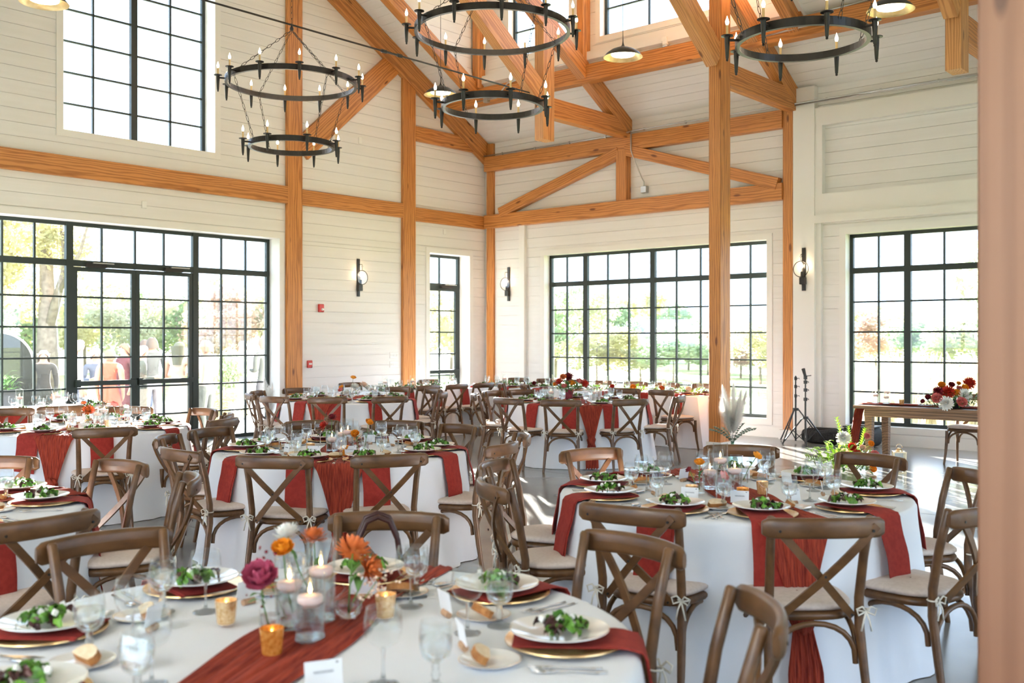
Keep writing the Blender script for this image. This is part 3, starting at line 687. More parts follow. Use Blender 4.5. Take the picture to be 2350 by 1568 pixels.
put([('base', MB().lathe([(0, 0), (.06, 0), (.05, .04), (0, .045)], 14).mesh('base', 'conduit', True)), ('head', MB().box(-.035, .035, -.035, .035, .045, .17).box(-.05, .02, -.04, .04, .10, .16).mesh('head', 'plastic'))], 'smoke_detector', 'small white beam detector sitting on the purlin right of the pendant lamp', 'detector', loc=(-8.9, 13.95, 6.33))
# ---------------------------------------------------------------- cross-back chair (local +Y faces the table, origin on the floor under the seat)
def seat_poly(grow=0.0, n=40):
    pts = []
    for k in range(n):
        q = 2 * pi * k / n; c, s_ = math.cos(q), math.sin(q)
        e = 0.62
        x = math.copysign(abs(c) ** e, c); y = math.copysign(abs(s_) ** e, s_)
        wx = .215 + .022 * y
        pts.append((x * (wx + grow), y * (.205 + grow) + .005))
    return pts
def pillow(poly, z0, z1, rnd):
    mb = MB(); n = len(poly); cx_ = sum(p[0] for p in poly) / n; cy_ = sum(p[1] for p in poly) / n
    lv = [(1 - rnd * 1.2, z0), (1.0, z0 + (z1 - z0) * .3), (1.0, z0 + (z1 - z0) * .6), (1 - rnd, z0 + (z1 - z0) * .85), (1 - rnd * 3, z1), (.02, z1 + .004)]
    vs = [(cx_ + (x - cx_) * k, cy_ + (y - cy_) * k, z) for k, z in lv for x, y in poly]
    fs = [(i * n + j, i * n + (j + 1) % n, (i + 1) * n + (j + 1) % n, (i + 1) * n + j) for i in range(len(lv) - 1) for j in range(n)]
    fs.append(tuple(range(n - 1, -1, -1))); return mb.add(vs, fs)
C_SEAT = pillow(seat_poly(), .425, .462, .03).mesh('seat', 'chair', True, 50)
C_CUSH = pillow(seat_poly(.0), .464, .498, .05).mesh('cushion', 'cushion', True)
def leg_r(sx):
    return MB().tube([(sx * .215, -.285, 0), (sx * .203, -.245, .2), (sx * .192, -.212, .40), (sx * .190, -.212, .52), (sx * .196, -.245, .70), (sx * .205, -.292, .872), (sx * .205, -.294, .878)],
                     [.0145, .0185, .021, .0205, .0195, .0185, .013], 10).mesh('back_leg', 'chair', True, 60)
def leg_f(sx):
    return MB().tube([(sx * .218, .232, 0), (sx * .206, .205, .15), (sx * .198, .19, .30), (sx * .196, .188, .43)], [.0135, .017, .02, .0205], 10).mesh('front_leg', 'chair', True, 60)
C_LR, C_LL, C_FR, C_FL = leg_r(1), leg_r(-1), leg_f(1), leg_f(-1)
def rail_fn(u, v):
    x = -.252 + .504 * u; t = x / .252
    y0 = -.318 - .058 * (1 - t * t)
    e = 1 - max(0, abs(t) - .9) / .1 * .35 if abs(t) > .9 else 1.0
    q = 2 * pi * v; hz, hy = .042 * e, .0155 * (1.15 if abs(t) < .93 else 1.0) * e
    cz = math.copysign(abs(math.sin(q)) ** .6, math.sin(q)); cyy = math.copysign(abs(math.cos(q)) ** .8, math.cos(q))
    return (x, y0 + hy * cyy, .838 + hz * cz + .006 * (1 - t * t))
mb = MB(); mb.grid(rail_fn, 22, 14); n0 = len(mb.v)
for u in (0, 22): mb.f.append(tuple(j * 23 + u for j in range(14))); mb.m.append(0)
C_RAIL = mb.mesh('top_rail', 'chair', True, 50)
def strut(sx):
    pts = []
    for k in range(9):
        t = k / 8; x = sx * (.205 - .36 * t); z = .846 - .40 * t
        y = -.362 + (.362 - .232) * t ** 1.15 - .03 * math.sin(pi * t) + (-.008 if sx > 0 else .004) * math.sin(pi * t)
        if t < .12: y += .018 * (1 - t / .12)
        pts.append((x, y, z))
    return MB().tube(pts, .016, 8, flat=(1.0, .42) if False else None).mesh('cross_strut', 'chair', True, 60)
def flatstrut(sx):
    mb = MB(); vs = []; K = 10
    for k in range(K + 1):
        t = k / K; x = sx * (.208 - .365 * t); z = .85 - .40 * t
        y = -.350 - .02 * math.sin(pi * min(1, t * 1.1)) + .118 * t ** 1.3 + (-.006 if sx > 0 else .006)
        # width direction: perpendicular to run, in the x-z plane
        dx, dz = -.365 * sx, -.40; L = math.hypot(dx, dz); wx, wz = -dz / L * .0165, dx / L * .0165
        for (a, b) in ((1, 1), (-1, 1), (-1, -1), (1, -1)): vs.append((x + a * wx, y + b * .0065, z + a * wz))
    fs = [(4 * k + j, 4 * k + (j + 1) % 4, 4 * k + 4 + (j + 1) % 4, 4 * k + 4 + j) for k in range(K) for j in range(4)] + [(3, 2, 1, 0), tuple(4 * K + j for j in range(4))]
    return mb.add(vs, fs).mesh('cross_strut', 'chair')
C_S1, C_S2 = flatstrut(1), flatstrut(-1)
def arch(p0, p1, zlow, zhigh, r=.0125):
    pts = []
    for k in range(13):
        q = pi * k / 12; c = (1 - math.cos(q)) / 2
        pts.append((p0[0] + (p1[0] - p0[0]) * c, p0[1] + (p1[1] - p0[1]) * c, zlow + (zhigh - zlow) * math.sin(q) ** .75))
    return MB().tube(pts, r, 8).mesh('bentwood_arch', 'chair', True, 60)
C_A = [arch((-.18, .185), (.18, .185), .27, .418), arch((-.175, -.215), (.175, -.215), .25, .418), arch((-.19, .165), (-.188, -.19), .265, .418), arch((.19, .165), (.188, -.19), .265, .418)]
def bow(sx):
    mb = MB(); x, y, z = sx * .205, -.222, .475
    mb.tube([(x + .024 * math.cos(q), y + .024 * math.sin(q), z) for q in [2 * pi * k / 12 for k in range(12)]], .004, 5, closed=True)
    for s2 in (1, -1):
        mb.tube([(x, y - .026, z), (x + s2 * .018, y - .035, z + .022), (x + s2 * .042, y - .036, z + .012), (x + s2 * .034, y - .035, z - .014), (x, y - .028, z)], .0042, 5)
        mb.tube([(x, y - .028, z), (x + s2 * .012, y - .036, z - .035), (x + s2 * .022, y - .034, z - .08)], .004, 5)
    return mb.mesh('cushion_tie', 'ribbon', True)
C_B1, C_B2 = bow(1), bow(-1)
C_SCR = MB().lathe([(0, -.002), (.006, -.002), (.006, .002), (0, .002)], 8).mat4(Matrix.Rotation(pi / 2, 4, 'X')).mesh('screw', 'black')
CHAIR = [('seat', C_SEAT), ('cushion', C_CUSH), ('back_leg', C_LR), ('back_leg', C_LL), ('front_leg', C_FR), ('front_leg', C_FL), ('top_rail', C_RAIL), ('cross_strut', C_S1), ('cross_strut', C_S2)] + \
        [('bentwood_arch', a) for a in C_A] + [('cushion_tie', C_B1), ('cushion_tie', C_B2)]
CHAIR_NEAR = CHAIR + [('screw', C_SCR, (.19, -.366, .83)), ('screw', C_SCR, (-.19, -.360, .83)), ('screw', C_SCR, (0, -.348, .642)), ('screw', C_SCR, (.145, -.255, .462)), ('screw', C_SCR, (-.145, -.255, .462))]
def chair_at(px, py, toward, label, near=False, off=0.35, group='cross-back chairs set around the tables', turn=0.0):
    """px,py: position of the middle of the top rail; toward: (x,y) the chair faces."""
    d = Vector((toward[0] - px, toward[1] - py)).normalized()
    ph = math.atan2(-d.x, d.y) + turn
    d = Vector((-math.sin(ph), math.cos(ph)))
    return put(CHAIR_NEAR if near else CHAIR, 'dining_chair', label, 'chair', group, (px + d.x * off, py + d.y * off, 0), ph)

# ---------------------------------------------------------------- tableware (origin on the cloth)
ZT = 0.768
CHARGER = MB().lathe([(0, 0), (.10, 0), (.115, .004), (.155, .012), (.165, .016), (.164, .019), (.15, .015), (.11, .008), (0, .008)], 40).mesh('charger', 'gold', True, 50)
PLATE = MB(); PLATE.lathe([(0, .002), (.07, .002), (.085, .006), (.12, .016), (.136, .021), (.1355, .0235)], 40); PLATE.lathe([(.134, .0238), (.118, .0195), (.088, .011), (.075, .008), (0, .008)], 40); PLATE.cur = 1; PLATE.lathe([(.1355, .0235), (.134, .0238)], 40)
PLATE = PLATE.mesh('dinner_plate', ['china', 'rim'], True, 60)
BPLATE = MB(); BPLATE.lathe([(0, .001), (.045, .001), (.055, .004), (.08, .012), (.0815, .0145)], 32); BPLATE.lathe([(.0795, .0148), (.055, .008), (.046, .006), (0, .006)], 32); BPLATE.cur = 1; BPLATE.lathe([(.0815, .0145), (.0795, .0148)], 32)
BPLATE = BPLATE.mesh('bread_plate', ['china', 'rim'], True, 60)
def bread_mesh(seed):
    r = random.Random(seed); mb = MB(); n = 14; prof = []
    for k in range(n):
        q = 2 * pi * k / n; prof.append((.05 * math.cos(q) * (1 + r.uniform(-.05, .05)), .03 * (math.sin(q) if math.sin(q) > -.5 else -.5) * (1 + r.uniform(-.04, .04)) + .006))
    vs = [(x, -.011, z + .012) for x, z in prof] + [(x, .011, z + .012) for x, z in prof]
    mb.add(vs, [tuple(range(n)), tuple(range(2 * n - 1, n - 1, -1))]); mb.cur = 1
    mb.add(vs, [(i, n + i, n + (i + 1) % n, (i + 1) % n) for i in range(n)])
    mb.mat4(Matrix.Rotation(rad(-62), 4, 'X')); lo = min(p[2] for p in mb.v); mb.v = [(x, y, z - lo) for x, y, z in mb.v]
    return mb.mesh('bread_slice', ['crumb', 'crust'])
BREAD = [bread_mesh(k) for k in range(3)]
G_BOWL = MB().lathe([(.008, .058), (.018, .062), (.032, .075), (.038, .095), (.0385, .115), (.036, .14), (.0335, .155), (.0328, .1555), (.0352, .14), (.0377, .115)], 28).mesh('bowl', 'tglass', True)
G_STEM = MB().lathe([(0, .0), (.033, .0), (.034, .003), (.022, .009), (.009, .016), (.008, .026), (.0115, .033), (.008, .042), (.009, .053), (.008, .06), (0, .06)], 20).mesh('stem', 'sglass', True, 60)
G_WATER = MB().lathe([(0, .0615), (.016, .064), (.0305, .077), (.0365, .097), (.0365, .118), (.0, .118)], 24).mesh('water', 'water', True, 50)
GOBLET = [('bowl', G_BOWL), ('stem', G_STEM), ('water', G_WATER)]
W_BOWL = MB().lathe([(.003, .083), (.015, .086), (.033, .098), (.043, .118), (.0445, .135), (.042, .158), (.038, .178), (.0372, .178), (.0412, .158), (.0437, .135)], 28).mesh('bowl', 'tglass', True)
W_STEM = MB().lathe([(0, 0), (.035, 0), (.036, .002), (.02, .005), (.006, .012), (.0035, .03), (.0033, .065), (.005, .08), (.003, .085), (0, .085)], 20).mesh('stem', 'sglass', True, 60)
WINE = [('bowl', W_BOWL), ('stem', W_STEM)]
def joined(parts, nm):
    mb = MB(); mats = []
    for p in parts:
        me = p[1]; mats.append(me.materials[0].name); mb.cur = len(mats) - 1
        mb.add([tuple(v.co) for v in me.vertices], [tuple(f.vertices) for f in me.polygons])
    me = D.meshes.new(nm); me.from_pydata(mb.v, [], mb.f)
    for p in parts: me.materials.append(p[1].materials[0])
    me.polygons.foreach_set('material_index', mb.m); me.polygons.foreach_set('use_smooth', [True] * len(mb.f)); me.update()
    return me
GOBLET_J, WINE_J = joined(GOBLET, 'water_goblet'), joined(WINE, 'wine_glass')
def fork_mesh():
    mb = MB(); mb.tube([(0, -.095, .004), (0, -.06, .003), (0, 0, .005), (0, .035, .007)], [.006, .0055, .0028, .004], 8, flat=(1, .4))
    mb.tube([(0, .03, .007), (0, .045, .005)], [.004, .0105], 8, flat=(1, .25))
    for k in range(4): mb.tube([(-.0085 + .0057 * k, .044, .005), (-.009 + .006 * k, .07, .003), (-.009 + .006 * k, .095, .007)], [.0018, .0016, .0008], 5)
    return mb.mesh('fork', 'steel', True)
def knife_mesh():
    mb = MB(); mb.tube([(0, -.115, .004), (0, -.06, .004), (0, -.01, .004)], [.0065, .006, .0045], 8, flat=(1, .5)); mb.box(-.002, .009, -.012, .085, .002, .0042); mb.tube([(.0035, .084, .003), (.001, .108, .003)], [.0058, .001], 6, flat=(1, .2))
    return mb.mesh('knife', 'steel', True, 40)
def spoon_mesh():
    mb = MB(); mb.tube([(0, -.095, .004), (0, -.06, .003), (0, .03, .006), (0, .04, .005)], [.006, .0055, .0028, .004], 8, flat=(1, .4)); mb.sphere((0, .065, .006), (.016, .028, .005), 12, 6)
    return mb.mesh('spoon', 'steel', True)
FORK, KNIFE, SPOON = fork_mesh(), knife_mesh(), spoon_mesh()
CARD = MB().box(-.045, .045, -.0006, .0006, 0, .06).mesh('card', 'paper')
def script_mesh():
    mb = MB(); pts = [(-.024 + .048 * k / 40, -.0011, .034 + .0035 * math.sin(k * 1.7) * (1 if k % 11 else 2)) for k in range(41)]
    mb.tube(pts, .0005, 4); mb.sphere((.033, -.001, .053), (.004, .0004, .0025), 8, 4)
    return mb.mesh('name_script', 'ink')
SCRIPT = script_mesh()
CORK = MB().tube([(-.021, 0, .0105), (.021, 0, .0105)], .0105, 12).mesh('cork', 'cork', True, 50)
# napkin: over the charger, then hanging over the table edge (local y = 0 at the edge)
def napkin_mesh(seed, w=.175, drop=.29, y0=.34, folds=1):
    r = random.Random(seed); path = [(y0, .021), (y0 - .06, .021), (.14, .021), (.06, .022), (.035, .0195), (.012, .013), (-.004, .008), (-.016, -.008), (-.019, -.03)]
    for k in range(1, 9): path.append((-.021 - .0064 * k + .003 * math.sin(k), -.03 - (drop - .03) * k / 8))
    mb = MB(); th = .005; K = len(path); nu = 6
    for lay in (0, 1):
        sx = 0 if lay == 0 else .012; extra = 0 if lay == 0 else .02
        vs = []
        for i, (y, z) in enumerate(path):
            t = max(0, i - 8) / 8
            for j in range(nu + 1):
                u = j / nu; x = (u - .5) * w * (1 - .06 * t) + sx + .006 * t * math.sin(3 * t + seed)
                wob = .006 * t * math.sin(u * 5 + seed)
                zz = z - (extra * u if i == K - 1 else 0) - lay * (.0025 if i < 6 else 0); yy = y + wob + (lay * .004 if i > 6 else 0)
                vs.append((x, yy, zz))
        o = len(vs)
        off = [(0, .0, .003) if i < 7 else (0, -.003, 0) for i in range(K) for j in range(nu + 1)]
        v2 = [(a[0], a[1] + b[1], a[2] + b[2]) for a, b in zip(vs, off)]
        W_ = nu + 1; fs = []
        for i in range(K - 1):
            for j in range(nu): fs.append((i * W_ + j, i * W_ + j + 1, (i + 1) * W_ + j + 1, (i + 1) * W_ + j)); fs.append(tuple(o + q for q in (i * W_ + j, (i + 1) * W_ + j, (i + 1) * W_ + j + 1, i * W_ + j + 1)))
            fs.append((i * W_, (i + 1) * W_, o + (i + 1) * W_, o + i * W_)); fs.append((i * W_ + nu, o + i * W_ + nu, o + (i + 1) * W_ + nu, (i + 1) * W_ + nu))
        fs.append(tuple((K - 1) * W_ + j for j in range(W_)) + tuple(o + (K - 1) * W_ + j for j in range(W_ - 1, -1, -1)))
        mb.add(vs + v2, fs)
    return mb.mesh('napkin', 'napkin', True, 45)
NAPK = [napkin_mesh(k, .17 + .012 * k, .27 + .02 * k) for k in range(3)]
# salad leaves
def leaf_piece(seed, mat):
    r = random.Random(seed); L, Wd = .037, .024
    def fn(u, v):
        x = (u - .5) * Wd * math.sin(pi * (.12 + .82 * v)) ** .7; y = (v - .5) * L
        return (x, y, .014 * math.sin(pi * v) + .006 * math.sin(u * 9 + seed) * math.sin(v * 8 + seed * 2) + .4 * x * x / Wd)
    return MB().grid(fn, 4, 5).mesh('leaf', mat, True)
LEAF_G = [leaf_piece(k, 'lettuce') for k in range(3)]; LEAF_R = [leaf_piece(k + 5, 'redleaf') for k in range(2)]
FETA = MB().box(-.006, .006, -.005, .006, -.005, .005).mat4(Matrix.Rotation(.5, 4, 'X')).mesh('cheese_crumb', 'feta')
def salad_layout(seed):
    r = random.Random(seed); out = []
    for k in range(24):
        q = r.uniform(0, 2 * pi); d = .056 * math.sqrt(r.random()); z = .006 + .026 * (1 - d / .06) * r.uniform(.3, 1)
        nm, ms = ('lettuce_leaf', LEAF_G) if k % 3 else ('red_lettuce_leaf', LEAF_R)
        out.append((nm, r.choice(ms), (d * math.cos(q) * 1.25, d * math.sin(q), z), (r.uniform(-.9, .9), r.uniform(-.9, .9), r.uniform(0, 6.3))))
    for k in range(4):
        q = r.uniform(0, 2 * pi); d = r.uniform(0, .055); out.append(('cheese_crumb', FETA, (d * math.cos(q), d * math.sin(q), .030), (r.uniform(0, 3), r.uniform(0, 3), 0)))
    return out
SALADS = [salad_layout(k) for k in range(4)]
def flatten(layout, nm):
    mb = MB(); names = []; mi = []
    for (n_, me, loc, rot) in layout:
        mt = me.materials[0]
        if mt not in names: names.append(mt)
        mb.cur = names.index(mt)
        from mathutils import Euler
        mx = Matrix.Translation(loc) @ Euler(rot).to_matrix().to_4x4()
        mb.add([tuple(mx @ v.co) for v in me.vertices], [tuple(f.vertices) for f in me.polygons])
    me = D.meshes.new(nm); me.from_pydata(mb.v, [], mb.f)
    for t in names: me.materials.append(t)
    me.polygons.foreach_set('material_index', mb.m); me.polygons.foreach_set('use_smooth', [True] * len(mb.f)); me.update(); return me
SALAD_J = [flatten(s, 'salad') for s in SALADS[:2]]

HOURS = ['twelve', 'one', 'two', 'three', 'four', 'five', 'six', 'seven', 'eight', 'nine', 'ten', 'eleven']
def clock(cx_, cy_, a):
    v = math.degrees(math.atan2(cy_, cx_)); h = ((v - a) / 30.0) % 12
    k = int(round(h * 2)) % 24
    return (HOURS[k // 2] + " o'clock") if k % 2 == 0 else ('half past ' + HOURS[k // 2])
def setting(ox, oy, ph, tname, where, level, seed, group, skip=()):
    """One place setting; ox,oy the table edge, ph the rotation whose +Y points to the table's middle. level 2 full with parts, 1 full, 0 far."""
    c, s_ = math.cos(ph), math.sin(ph); r = random.Random(seed)
    def P(x, y, z=ZT): return (ox + c * x - s_ * y, oy + s_ * x + c * y, z)
    at = where + ' of ' + tname
    def G(n): return n + ' on ' + tname
    j = lambda a: r.uniform(-a, a)
    put(CHARGER, 'charger_plate', 'gold charger at ' + at, 'charger', G('gold chargers'), P(0, .20), ph)
    put(NAPK[seed % 3], 'napkin', 'rust napkin over the edge at ' + at, 'napkin', G('rust napkins'), P(.0 + j(.01), 0), ph)
    put(PLATE, 'dinner_plate', 'gold-rimmed salad plate at ' + at, 'plate', G('salad plates'), P(j(.008), .215, ZT + .0275), ph)
    if level >= 2: put(SALADS[seed % 4], 'salad', 'green salad at ' + at, 'salad', G('salads'), P(j(.01), .215, ZT + .036), ph + r.uniform(0, 6), scale=(1.12, 1.12, 1.3))
    else: put(SALAD_J[seed % 2], 'salad', 'green salad at ' + at, 'salad', G('salads'), P(j(.01), .215, ZT + .036), ph + r.uniform(0, 6), scale=(1.12, 1.12, 1.3))
    put(GOBLET if level >= 2 else GOBLET_J, 'water_goblet', 'stemmed water goblet at ' + at, 'goblet', G('water goblets'), P(.175 + j(.012), .40 + j(.012)), r.uniform(0, 6), scale=(1.06, 1.06, 1.06))
    put(WINE if level >= 2 else WINE_J, 'wine_glass', 'empty round wine glass at ' + at, 'wine glass', G('wine glasses'), P(.085 + j(.012), .485 + j(.012)), r.uniform(0, 6), scale=(1.06, 1.06, 1.06))
    if level >= 1:
        put(BPLATE, 'bread_plate', 'small bread plate at ' + at, 'plate', G('bread plates'), P(-.175 + j(.01), .40 + j(.01)), ph)
        put(BREAD[seed % 3], 'bread_slice', 'bread slice at ' + at, 'bread', G('bread slices'), P(-.17, .395, ZT + .0065), ph + j(1.2))
        put(FORK, 'fork', 'outer steel fork at ' + at, 'fork', G('forks'), P(-.235, .19), ph); put(FORK, 'fork', 'inner steel fork at ' + at, 'fork', G('forks'), P(-.205, .20), ph)
        put(KNIFE, 'knife', 'steel knife at ' + at, 'knife', G('knives'), P(.20, .20), ph); put(SPOON, 'spoon', 'steel spoon at ' + at, 'spoon', G('spoons'), P(.235, .195), ph)
        k = P(-.06 + j(.02), .475 + j(.015)); yaw = ph + j(.35)
        put(CORK, 'cork_card_holder', 'cork card holder at ' + at, 'cork', G('cork card holders'), k, yaw)
        ca = put([('card', CARD), ('name_script', SCRIPT)], 'place_card', 'white name card at ' + at, 'place card', G('name cards'), (k[0], k[1], ZT + .0195), yaw)
        ca.rotation_euler = (rad(-10), 0, yaw)
def cloth_mesh(seed, Rt=.93, H=.768):
    r = random.Random(seed); n = 120; ph = [r.uniform(0, 6.3) for _ in range(5)]
    lv = [(0, 0)] + [(k / 3 * .96, 0) for k in (1, 2, 3)] + [(.985, 0), (.998, .006), (1.006, .02)]
    vs = []; fs = []
    prof = [(Rt * a, H - b, 0.0) for a, b in lv[1:]]
    for k in range(1, 15):
        t = k / 14; prof.append((Rt * (1.006 + .10 * t ** 1.1), H - .02 - (H - .024) * t, t))
    vs.append((0, 0, H))
    for (rr, z, t) in prof:
        for j in range(n):
            q = 2 * pi * j / n
            wv = math.sin(9 * q + ph[0]) * .55 + math.sin(14 * q + ph[1]) * .5 + math.sin(23 * q + ph[2] + 1.5 * t) * .28
            rad_ = rr + .030 * (t ** .8) * wv
            if t > .99: rad_ += .012 * math.sin(31 * q + ph[3])
            vs.append((rad_ * math.cos(q), rad_ * math.sin(q), max(z, .003)))
    fs += [(0, 1 + j, 1 + (j + 1) % n) for j in range(n)]
    for i in range(len(prof) - 1):
        for j in range(n): fs.append((1 + i * n + j, 1 + (i + 1) * n + j, 1 + (i + 1) * n + (j + 1) % n, 1 + i * n + (j + 1) % n))
    return MB().add(vs, fs).mesh('tablecloth', 'cloth', True, 60)
CLOTHS = [cloth_mesh(k) for k in range(3)]
RT_TOP = MB().lathe([(0, .70), (.9, .70), (.9, .752), (0, .752)], 40).mesh('table_top', 'tablewood'); RT_LEG = MB().tube([(0, 0, 0), (0, 0, .70)], .025, 8).mesh('leg', 'blackp')
# gauze runner: local X along its length
def runner_mesh(seed, half=.93, H=.768, w=.32, knot_z=.36, plain=False):
    r = random.Random(seed); ph = [r.uniform(0, 6.3) for _ in range(4)]; mb = MB(); nv = 36
    top = 36; hang = 26; st = []
    def ridge(u, x): return .5 + .5 * math.sin(u * 46 + 2.2 * math.sin(x * 3.1 + ph[0]) + ph[1]) * math.cos(u * 17 + 1.4 * math.sin(x * 2.3 + ph[2]))
    for sgn in (1,):
        pts = []
        for i in range(-hang, top + hang + 1):
            if i < 0: k = -i; sd = -1
            elif i > top: k = i - top; sd = 1
            else: k = 0; sd = 0
            row = []
            x = -half + 2 * half * min(max(i, 0), top) / top
            if k == 0:
                ww = w * (.88 + .10 * math.sin(i * .35 + ph[3]) + .14 * abs(x / half) ** 3)
                for j in range(nv + 1):
                    u = j / nv - .5; row.append((x, u * ww, H + .002 + .013 * ridge(u, x) + .006 * max(0, math.sin(u * 9 + x * 4 + ph[2]))))
            else:
                t = k / hang; z = H - (H - .02) * t; zk = (H - knot_z) / (H - .02)
                if plain: ww = w * (1.0 + .05 * t)
                elif t < zk: ww = w * (1.02 - .78 * (t / zk) ** .8)
                else: ww = w * (.24 + .26 * min(1, (t - zk) / (1 - zk) * 1.6))
                for j in range(nv + 1):
                    u = j / nv - .5
                    row.append((sd * (half + .016 + .135 * t ** .8 + .016 * ridge(u, t * 2)), u * ww, z + (.01 * math.sin(u * 30) if k == hang else 0)))
            pts.append(row)
    W_ = nv + 1; vs = [p for row in pts for p in row]; n_ = len(pts)
    fs = [(i * W_ + j, i * W_ + j + 1, (i + 1) * W_ + j + 1, (i + 1) * W_ + j) for i in range(n_ - 1) for j in range(nv)]
    return mb.add(vs, fs).mesh('gauze', 'runner', True)
def knot_mesh(seed):
    mb = MB()
    def fn(u, v):
        q = 2 * pi * u; p = pi * v; rr = 1 + .14 * math.sin(5 * q + 3 * p) + .08 * math.sin(9 * q - 4 * p)
        return (.042 * rr * math.cos(q) * math.sin(p), .05 * rr * math.sin(q) * math.sin(p), -.062 * rr * math.cos(p))
    return mb.grid(fn, 24, 14, True).mesh('knot', 'runner', True)
KNOT = knot_mesh(1); RUN = [runner_mesh(k) for k in range(3)]
def runner(cx_, cy_, ang, k, label, knot=True):
    r = empty('table_runner', (cx_, cy_, 0), rad(ang), label, 'table runner', 'rust gauze runners')
    ob('gauze', RUN[k % 3], r)
    if knot: ob('knot', KNOT, r, (1.035, 0, .36)); ob('knot', KNOT, r, (-1.035, 0, .36), (0, 0, pi))
    return r
NM = {1: 'the foreground table', 2: 'the right table', 3: 'the middle table', 4: 'the door-side table', 5: 'the left edge table', 6: 'the alarm-wall table', 7: 'the red-bouquet table', 9: 'the far left table'}
TAB = {1: (-2.28, 1.72), 2: (-2.72, 4.93), 3: (-5.97, 4.88), 4: (-9.35, 4.55), 5: (-5.5, 1.65), 6: (-10.95, 9.05), 7: (-8.2, 10.7), 9: (-12.15, 5.3)}
SEATS = {1: (38, 83, 125, 171, 217, 262, 338), 2: (-157, -122, -83, -50, -11, 36, 82, 119, 164), 3: (-57, -26, 14, 44, 87, 120, 151, -166, -137, -92), 4: (-19, 25, 55, 91, 134, 170, -55, -90),
         5: (9, 61, 98, 137, -30, -60), 6: (-50, -80, -114, -145, 173, 140, 107, 75, 36, -18), 7: (-59, -27, -90, 22, -172, 165, -133, 55, 90, 128), 9: (-12, -34, 30, 65, -65, 100)}
for k, (x, y) in TAB.items():
    t = empty('round_table', (x, y, 0), 0, 'round banquet table under the white cloth of ' + NM[k], 'table', 'round banquet tables')
    ob('table_top', RT_TOP, t)
    for q in range(4): ob('leg', RT_LEG, t, (.55 * math.cos(q * pi / 2 + .5), .55 * math.sin(q * pi / 2 + .5), 0))
    put(CLOTHS[k % 3], 'tablecloth', 'white floor length cloth on ' + NM[k], 'tablecloth', 'white round tablecloths', (x, y, 0), k * 1.3)
    for i, a in enumerate(SEATS[k]):
        q = rad(a)
        setting(x + .93 * math.cos(q), y + .93 * math.sin(q), q + pi / 2, NM[k], 'the ' + clock(x, y, a) + ' seat', 2 if k in (1, 2, 3) else (1 if k in (4, 5) else 0), k * 31 + i, None)
for k, a, l in ((1, -61, 'wide rust gauze runner across the foreground table'), (2, -44, 'rust gauze runner across the round table at right'), (3, -40, 'rust gauze runner with a knotted end on the middle table'), (4, -40.9, 'sunlit rust gauze runner before the glass doors'), (5, -95, 'rust gauze runner on the cut off left table'), (6, -62, 'rust gauze runner on the far table below the fire alarm'), (7, -43, 'rust gauze runner with a knot on the table with the red bouquet'), (9, -50, 'rust gauze runner on the table at the far left')):
    runner(*TAB[k], a, k, l)
CHAIRS = {1: [(-3.15, 2.83), (-3.62, 1.83), (-2.09, 3.08), (-1.29, 2.53)],
          2: [(-2.5, 3.62), (-1.73, 3.9), (-1.34, 4.66), (-1.72, 5.82), (-2.47, 6.26), (-3.35, 6.2), (-4.0, 5.34), (-4.02, 4.41), (-3.45, 3.76)],
          3: [(-5.23, 3.73), (-4.74, 4.27), (-5.94, 6.16), (-6.66, 6.08), (-7.25, 5.59), (-4.65, 5.25), (-5.0, 5.87), (-7.27, 4.56), (-6.95, 3.98), (-6.04, 3.55)],
          4: [(-7.93, 4.03), (-9.36, 5.85), (-10.22, 5.47), (-8.55, 5.6), (-8.02, 5.22)],
          5: [(-5.68, 3.01), (-4.13, 1.86), (-4.8, 2.92), (-6.46, 2.6)],
          6: [(-10.05, 7.98), (-10.7, 7.63), (-11.5, 7.82), (-12.05, 8.3), (-12.32, 9.21), (-9.55, 8.6), (-11.37, 10.42), (-10.58, 10.4), (-9.85, 9.85)],
          7: [(-7.5, 9.45), (-6.95, 10.15), (-8.24, 9.32), (-6.9, 11.2), (-9.58, 10.5), (-9.5, 11.03), (-9.2, 9.75)],
          9: [(-10.85, 5.03), (-10.96, 4.5)]}
for k, ps in CHAIRS.items():
    cx_, cy_ = TAB[k]
    for (px, py) in ps:
        a = math.degrees(math.atan2(py - cy_, px - cx_))
        chair_at(px, py, (cx_, cy_), 'cross-back wooden chair at the ' + clock(cx_, cy_, a) + ' seat of ' + NM[k], near=k in (1, 2, 3, 5))
